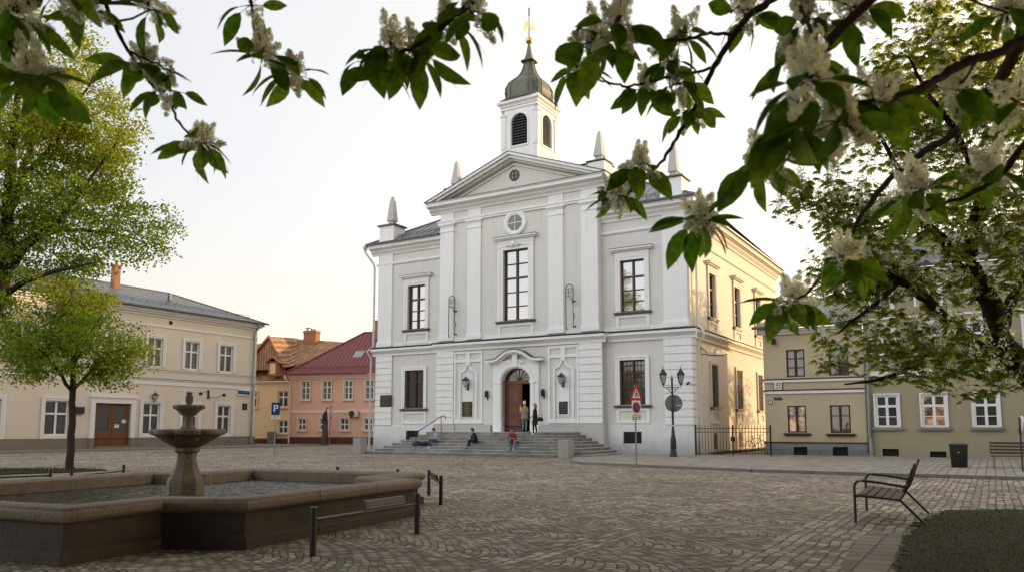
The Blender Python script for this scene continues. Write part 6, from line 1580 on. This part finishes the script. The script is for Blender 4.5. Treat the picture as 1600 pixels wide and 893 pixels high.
# unseen trees added behind the right-hand houses to break up the sunlight on the side wall
for i, (lx, ly, zz, r_, n_) in enumerate(((9.8,14.2,8.3,(3.0,3.0,3.6),150),(10.5,22.5,5.6,(2.6,3.4,3.2),60))):
    gx_, gy_ = TH.w(lx, ly, 0)[:2]
    grow(('leafy tree added behind the green house to dapple the side wall','sparse tree added further back behind the green house to dapple the side wall')[i], 'added_garden_tree', 'tree', (gx_,gy_,0),
         [([(gx_,gy_,0),(gx_+.1,gy_,3),(gx_,gy_+.2,zz),(gx_,gy_,zz+2)], [.25,.2,.12,.04])], [((gx_,gy_,zz), r_, n_)], 34, .24, .5, 90+i, mats=(LIME,), gap=0, kgap=1.1, tw=.02, group='trees added behind the houses to dapple the sunlight')
# trees standing behind the viewpoint: they shade the foreground and are what the windows mirror
for i, (x, y, h, r_) in enumerate(((-9,-9,20,6.0),(3,-12,22,6.5),(14,-8,17,6.0),(-20,-16,20,7),(27,-14,20,7))):
    grow(('broad tree behind the viewpoint, first from the left','broad tree behind the viewpoint, middle','broad tree behind the viewpoint, right of the middle','tall tree behind the viewpoint at the far left','tall tree behind the viewpoint at the far right')[i], 'shade_tree', 'tree', (x,y,0),
         [([(x,y,0),(x+.2,y,3),(x,y+.3,7),(x-.2,y,h*.7)], [.4,.34,.25,.08]), ([(x+.1,y,3.2),(x+2,y+1.5,6),(x+3.5,y+2.5,9)], [.2,.14,.05]), ([(x+.1,y,3.4),(x-2,y+1,6),(x-3.5,y+2,9)], [.2,.14,.05])],
         [((x,y,h*.56), (r_,r_,h*.42), 230)], 28, .66, .8, 50+i, mats=(DARKL,), gap=-.1, kgap=.8, tw=.03, group='trees behind the viewpoint')

# the crown of the tree the viewer stands under (out of the frame, its outer twigs are the blossom branches below)
grow('tall flowering tree right behind the viewpoint with its crown extended forward to shade the foreground', 'shade_tree', 'tree', (2.2,-2.6,0),
     [([(2.2,-2.6,0),(2.0,-2.4,3),(1.5,-2.2,5.5),(1,-2,8)], [.32,.28,.2,.06]), ([(2.1,-2.5,3.6),(4,0,5.6),(6,2.5,7.4)], [.2,.12,.05]), ([(2.0,-2.5,3.8),(-2,0,5.8),(-5,2,7.2)], [.2,.12,.05]), ([(1.0,-2,7.5),(0,1,10.5),(-1,5,13.5),(-2,9,15)], [.16,.12,.08,.04])],
     [((0,-1,8.0), (16,8.5,3.6), 1000), ((-2,7,14.0), (17,10,4.5), 900)], 26, .62, .7, 77, mats=(DARKL,), gap=-.1, kgap=.7, tw=.02, cull=lambda p: p.z < 2.6+.62*(p.y+.9) or p.z < 4.2)  # high forward part of the crown added to shade the ground below
# ------------------------------------------------------------------ OVERHANGING BLOSSOM BRANCHES near the viewpoint
def bigleaf(mb, c, d, n, ln, w, r_):
    """pointed leaf with curved midrib: 2 x 5 faces"""
    s_ = d.cross(n).normalized(); n = s_.cross(d).normalized()
    prof = [(0,.02),(.12,.55),(.32,.95),(.52,1.0),(.72,.78),(.88,.36),(1,.01)]; curl = r_.uniform(.15,.45); tw_ = r_.uniform(-.25,.25)
    P = []
    for f_, ww in prof:
        m_ = c+d*ln*f_-n*ln*curl*f_*f_; ss = (s_*math.cos(tw_*f_)+n*math.sin(tw_*f_))*w*.5*ww
        P += [m_-ss+n*w*.10*ww, m_, m_+ss+n*w*.10*ww]
    mb.add(P, [q for k in range(6) for q in ((k*3,k*3+1,k*3+4,k*3+3),(k*3+1,k*3+2,k*3+5,k*3+4))])
def whorl(LM, TM, c, r_, n, ln, sprd=1.0):
    for k in range(n):
        az = 2*math.pi*(k+r_.random()*.6)/n; d = Vector((math.cos(az)*sprd, math.sin(az)*sprd*.8, r_.uniform(-1.3,.15))).normalized()
        b = c+Vector((math.cos(az),math.sin(az),.0))*r_.uniform(.01,.035); l = ln*r_.uniform(.65,1.12)
        st = b+d*.02; TM.tube([c, st], [.0022,.0012], 4, cap=False)
        nn = (Vector((0,0,1))*(.6+abs(d.z)*0)+rnd_dir(r_)*.5-d*.2).normalized()
        TM.tube([st, st+d*l*.5-nn*l*.03, st+d*l*.8-nn*l*.16], [.0010,.0008,.0004], 3, cap=False)
        bigleaf(LM, st, d, nn, l, l*r_.uniform(.42,.56), r_)
def panicle(PM, TM, c, ax, h, w, r_, dens=110):
    TM.tube([c, c+ax*h], [.0025,.001], 4, cap=False)
    s1 = ax.orthogonal().normalized(); s2 = ax.cross(s1)
    k = 0
    while k < dens:
        f_ = r_.random()**1.25; az = r_.uniform(0,6.28); rad = w*.5*(1-f_)**.75*(.45+.55*r_.random())
        stem = c+ax*(h*(f_*.93+.02)); p = stem+(s1*math.cos(az)+s2*math.sin(az))*rad+ax*h*.04
        if r_.random() < .35: TM.tube([stem, p], [.0009,.0006], 3, cap=False)
        fn = ((p-stem).normalized()+rnd_dir(r_)*.7).normalized(); a1 = fn.orthogonal().normalized(); a2 = fn.cross(a1); s_ = r_.uniform(.0060,.0092)
        for q in range(5):
            a = 2*math.pi*q/5; d1 = a1*math.cos(a)+a2*math.sin(a); d2 = a1*math.cos(a+.9)+a2*math.sin(a+.9); dm_ = a1*math.cos(a+.45)+a2*math.sin(a+.45)
            PM.add([p, p+d1*s_*.75+fn*s_*.25, p+dm_*s_*1.2+fn*s_*.1, p+d2*s_*.75+fn*s_*.25], [(0,1,2,3)])
        k += 1
def branch(label, stems, clusters, seed):
    """stems: [(pixel polyline with depth), r0, r1]; clusters: (px,py,depth,panicles,leaves,scale)"""
    r_ = random.Random(seed); o0 = at(*stems[0][0][0]); t = thing('blossom_branch', label, 'branch', o0, 0, 'flowering branches hanging in from above')
    SM, LM, PM, TM = MB(), MB(), MB(), MB(); nodes = []
    for pts, r0, r1 in stems:
        P = [at(*p) for p in pts]; Q, RR = [], []
        for i in range(len(P)-1):
            for k in range(5):
                f_ = k/5; Q.append(P[i].lerp(P[i+1], f_)+rnd_dir(r_)*.004); RR.append((r0+(r1-r0)*((i+f_)/(len(P)-1)))*r_.uniform(.9,1.15))
        Q.append(P[-1]); RR.append(r1); SM.tube([q-o0 for q in Q], RR, 8); nodes += Q
    for c_ in clusters:
        px, py, d, npan, nl, sc = c_; c = at(px, py, d)
        a = min(nodes, key=lambda q: (q-c).length)
        if (a-c).length > .015: SM.tube([a-o0, (a.lerp(c,.5)+Vector((0,0,-.01)))-o0, c-o0], [.004,.0035,.003], 6)
        for k in range(npan+2 if npan > 1 else npan):
            az = 2*math.pi*(k+r_.random())/max(1,npan); tilt = r_.uniform(.15,1.0) if npan > 1 else .2
            ax = Vector((math.cos(az)*tilt*.8, math.sin(az)*tilt*.8, r_.uniform(.7,1.1) if k % 3 else r_.uniform(-.6,.3))).normalized()
            panicle(PM, TM, c-o0+ax*.012, ax, 0.095*sc*r_.uniform(.75,1.15), .072*sc*r_.uniform(.85,1.2), r_, int(80*sc))
        whorl(LM, TM, c-o0, r_, nl+3, .128*sc)
    SM.build('stem', MT['bark2'], t, smooth=True); TM.build('stalk', MT['bark2'], t, recalc=False)
    LM.build('leaves', NEARL, t, smooth=True, recalc=False); PM.build('blossom', PETAL, t, recalc=False)
    return t
def pl_(pts, d0, d1): n = len(pts)-1; return [(p[0], p[1], d0+(d1-d0)*i/n) for i, p in enumerate(pts)]
branch('blossom branch hanging in the upper left corner over the tall tree', [(pl_([(-60,-60),(0,30),(20,80),(42,130)], 2.0,2.0), .009, .004)], [(20,25,2.0,5,5,1.0),(50,120,2.0,6,7,1.0),(85,-8,2.1,3,3,1)], 1)
branch('thin blossom branch curving down right from the upper left to a cluster', [(pl_([(140,-70),(161,0),(188,57),(215,107),(235,128),(265,161),(279,191),(309,228),(325,240)], 2.3,2.7), .0075, .003), (pl_([(200,80),(245,100),(270,115)],2.4,2.4),.004,.002)], [(130,12,2.3,4,4,.95),(235,15,2.35,3,3,1),(222,100,2.45,5,7,.9),(262,140,2.5,2,5,.75),(312,222,2.65,5,8,.9)], 2)
branch('short blossom branch hanging alone left of centre at the top', [(pl_([(385,-60),(390,0),(397,30),(412,70),(425,100),(460,120)], 2.5,2.6), .006, .003)], [(392,8,2.5,1,3,.9),(410,88,2.55,6,5,.95),(458,115,2.6,4,6,.95)], 3)
branch('blossom branch with pale panicles reaching left over the sky beside the spire', [(pl_([(800,-70),(740,0),(689,44),(656,70),(620,85),(590,95)], 2.1,2.5), .010, .004)], [(612,75,2.45,7,6,1.05),(655,85,2.4,3,5,1.0),(700,35,2.3,3,4,.95),(742,18,2.2,4,4,.85),(575,95,2.5,0,3,1.0)], 4)
branch('long blossom branch sweeping from the top to the right wing of the roof', [
    (pl_([(1290,-70),(1209,0),(1172,20),(1144,57),(1114,107),(1098,144),(1075,188),(1055,218),(1038,248),(1008,279),(975,310)], 2.2,3.1), .013, .004),
    (pl_([(1144,55),(1110,53),(1070,62),(1030,64),(1000,60),(970,55)], 2.4,2.3), .006, .003),
    (pl_([(1110,107),(1060,117),(1010,130),(980,135),(950,130),(925,121),(903,110)], 2.5,2.7), .006, .003),
    (pl_([(985,135),(978,150),(965,165)],2.6,2.6),.003,.002)],
    [(903,110,2.7,4,6,.85),(965,40,2.1,6,4,1.0),(935,65,2.2,2,5,1.0),(1065,55,2.4,3,6,.85),(1010,140,2.6,4,6,.8),(1060,130,2.55,3,5,.8),(1165,22,2.4,4,5,.9),(1075,172,2.75,3,6,.8),(1000,262,3.0,7,6,1.05),(965,305,3.05,5,5,1.0),(1050,95,2.5,2,3,.8)], 5)
branch('blurred blossom branch with broad leaves right of the town hall roof', [
    (pl_([(1420,-60),(1300,60),(1268,110),(1255,165),(1230,215),(1190,265),(1140,300),(1095,345)], 1.7,2.3), .011, .004),
    (pl_([(1280,80),(1262,40),(1250,10)],1.75,1.8),.006,.003)],
    [(1262,128,1.55,6,5,.95),(1240,200,1.7,4,6,1.0),(1195,255,1.95,6,6,.95),(1095,345,2.3,6,8,1.0),(1235,95,1.9,3,4,.8),(1330,12,1.9,5,4,.9),(1265,30,1.85,4,5,.8),(1310,190,1.6,4,3,.9)], 6)
branch('dark blossom branch crossing the chestnut crown from the upper right corner', [
    (pl_([(1680,-60),(1600,44),(1580,94),(1549,141),(1516,181),(1482,215),(1435,242),(1388,282),(1350,330),(1310,400),(1270,450),(1235,475)], 1.9,2.9), .019, .004),
    (pl_([(1600,64),(1570,77),(1502,101),(1462,124),(1422,148),(1368,158),(1300,165)], 1.95,1.75), .014, .006),
    (pl_([(1620,200),(1560,280),(1500,310),(1440,330)],2.0,2.2),.010,.004)],
    [(1492,140,2.0,6,4,.85),(1368,160,1.8,2,5,1.0),(1430,300,2.2,7,6,1.0),(1320,405,2.6,6,7,1.0),(1235,470,2.9,6,8,1.15),(1545,270,2.1,6,5,.9),(1590,160,2.1,3,4,.9),(1300,165,1.8,3,4,.8)], 7)
branch('leafy blossom sprig high in the upper right corner', [(pl_([(1500,-60),(1480,-10),(1440,-5),(1400,-20)],1.9,2.0),.006,.003)], [(1575,20,2.0,4,4,.8)], 8)

# ------------------------------------------------------------------ CAMERA, LIGHT, SKY
cam_d = bpy.data.cameras.new('camera'); cam = bpy.data.objects.new('camera', cam_d); COL.objects.link(cam); SC.camera = cam
cam.location = (0, 0, EYE); cam.rotation_euler = (math.pi/2+PITCH, 0, 0)
cam_d.sensor_width = 36; cam_d.lens = 36*FPX/1600; cam_d.shift_y = (CYP-446.5)/1600; cam_d.clip_end = 3000; cam_d.clip_start = .05
cam_d.dof.use_dof = True; cam_d.dof.focus_distance = 30; cam_d.dof.aperture_fstop = 5.0
SUN_AZ, SUN_EL = R(67), R(9.5)       # azimuth from +Y towards +X
sd = Vector((math.sin(SUN_AZ)*math.cos(SUN_EL), math.cos(SUN_AZ)*math.cos(SUN_EL), math.sin(SUN_EL)))
sl_ = bpy.data.lights.new('sun', 'SUN'); so = bpy.data.objects.new('sun', sl_); COL.objects.link(so)
sl_.energy = 5.0; sl_.angle = R(.6); sl_.color = (1,.68,.36); so.rotation_euler = sd.to_track_quat('Z', 'Y').to_euler(); so.location = (60,40,30)
wd = bpy.data.worlds.new('World'); SC.world = wd; wd.use_nodes = True; t = wd.node_tree
for n in list(t.nodes): t.nodes.remove(n)
sky = N(t, 'ShaderNodeTexSky', sky_type='NISHITA'); sky.sun_disc = False; sky.sun_elevation = SUN_EL; sky.sun_rotation = SUN_AZ; sky.air_density = 1.0; sky.dust_density = 3.0; sky.ozone_density = 1.0
b1_ = N(t, 'ShaderNodeBackground'); b1_.inputs[1].default_value = .06; t.links.new(sky.outputs[0], b1_.inputs[0])
# thin high haze lit by the low sun: brighter and warmer towards it in front
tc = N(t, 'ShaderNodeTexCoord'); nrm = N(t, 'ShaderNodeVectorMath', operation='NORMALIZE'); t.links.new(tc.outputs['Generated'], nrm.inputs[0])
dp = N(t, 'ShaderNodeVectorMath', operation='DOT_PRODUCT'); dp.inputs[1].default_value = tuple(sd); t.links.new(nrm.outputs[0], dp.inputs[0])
hz = ramp(t, mth(t, 'MULTIPLY_ADD', dp.outputs['Value'], .5, .5), [(0,(1.85,1.88,1.94)), (.24,(1.65,1.68,1.74)), (.36,(.76,.77,.80)), (.43,(.76,.76,.775)), (.58,(.87,.86,.85)), (.7,(.99,.95,.90)), (.87,(1.2,1.12,1.0)), (1,(1.9,1.5,1.05))])  # sky behind the camera brightened as fill light for the facade
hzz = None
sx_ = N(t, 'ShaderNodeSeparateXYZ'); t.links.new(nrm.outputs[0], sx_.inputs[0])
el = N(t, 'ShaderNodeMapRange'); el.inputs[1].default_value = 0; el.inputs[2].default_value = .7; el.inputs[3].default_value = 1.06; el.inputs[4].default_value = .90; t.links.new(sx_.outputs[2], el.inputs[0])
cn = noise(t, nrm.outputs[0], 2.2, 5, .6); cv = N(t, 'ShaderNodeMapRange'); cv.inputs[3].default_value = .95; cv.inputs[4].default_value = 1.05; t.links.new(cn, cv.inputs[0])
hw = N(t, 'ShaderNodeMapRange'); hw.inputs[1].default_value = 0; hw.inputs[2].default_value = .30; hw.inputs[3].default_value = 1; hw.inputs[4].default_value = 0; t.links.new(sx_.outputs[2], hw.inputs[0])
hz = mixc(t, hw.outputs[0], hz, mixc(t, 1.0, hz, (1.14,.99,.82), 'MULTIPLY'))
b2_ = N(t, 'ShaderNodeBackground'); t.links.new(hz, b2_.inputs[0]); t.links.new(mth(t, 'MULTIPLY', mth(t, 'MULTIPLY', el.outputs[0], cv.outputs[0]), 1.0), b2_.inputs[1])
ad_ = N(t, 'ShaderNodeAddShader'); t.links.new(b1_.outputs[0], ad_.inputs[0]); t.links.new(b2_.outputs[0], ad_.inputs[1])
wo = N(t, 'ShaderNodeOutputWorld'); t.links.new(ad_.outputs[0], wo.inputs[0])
SC.view_settings.view_transform = 'Standard'; SC.view_settings.look = 'None'; SC.view_settings.exposure = 0; SC.view_settings.gamma = 1
SC.render.engine = 'CYCLES'; cy = SC.cycles; cy.use_denoising = True; cy.max_bounces = 6; cy.diffuse_bounces = 3; cy.glossy_bounces = 3; cy.transmission_bounces = 3; cy.transparent_max_bounces = 4; cy.use_adaptive_sampling = True; cy.adaptive_threshold = .02; cy.sample_clamp_indirect = 6; cy.caustics_reflective = False; cy.caustics_refractive = False
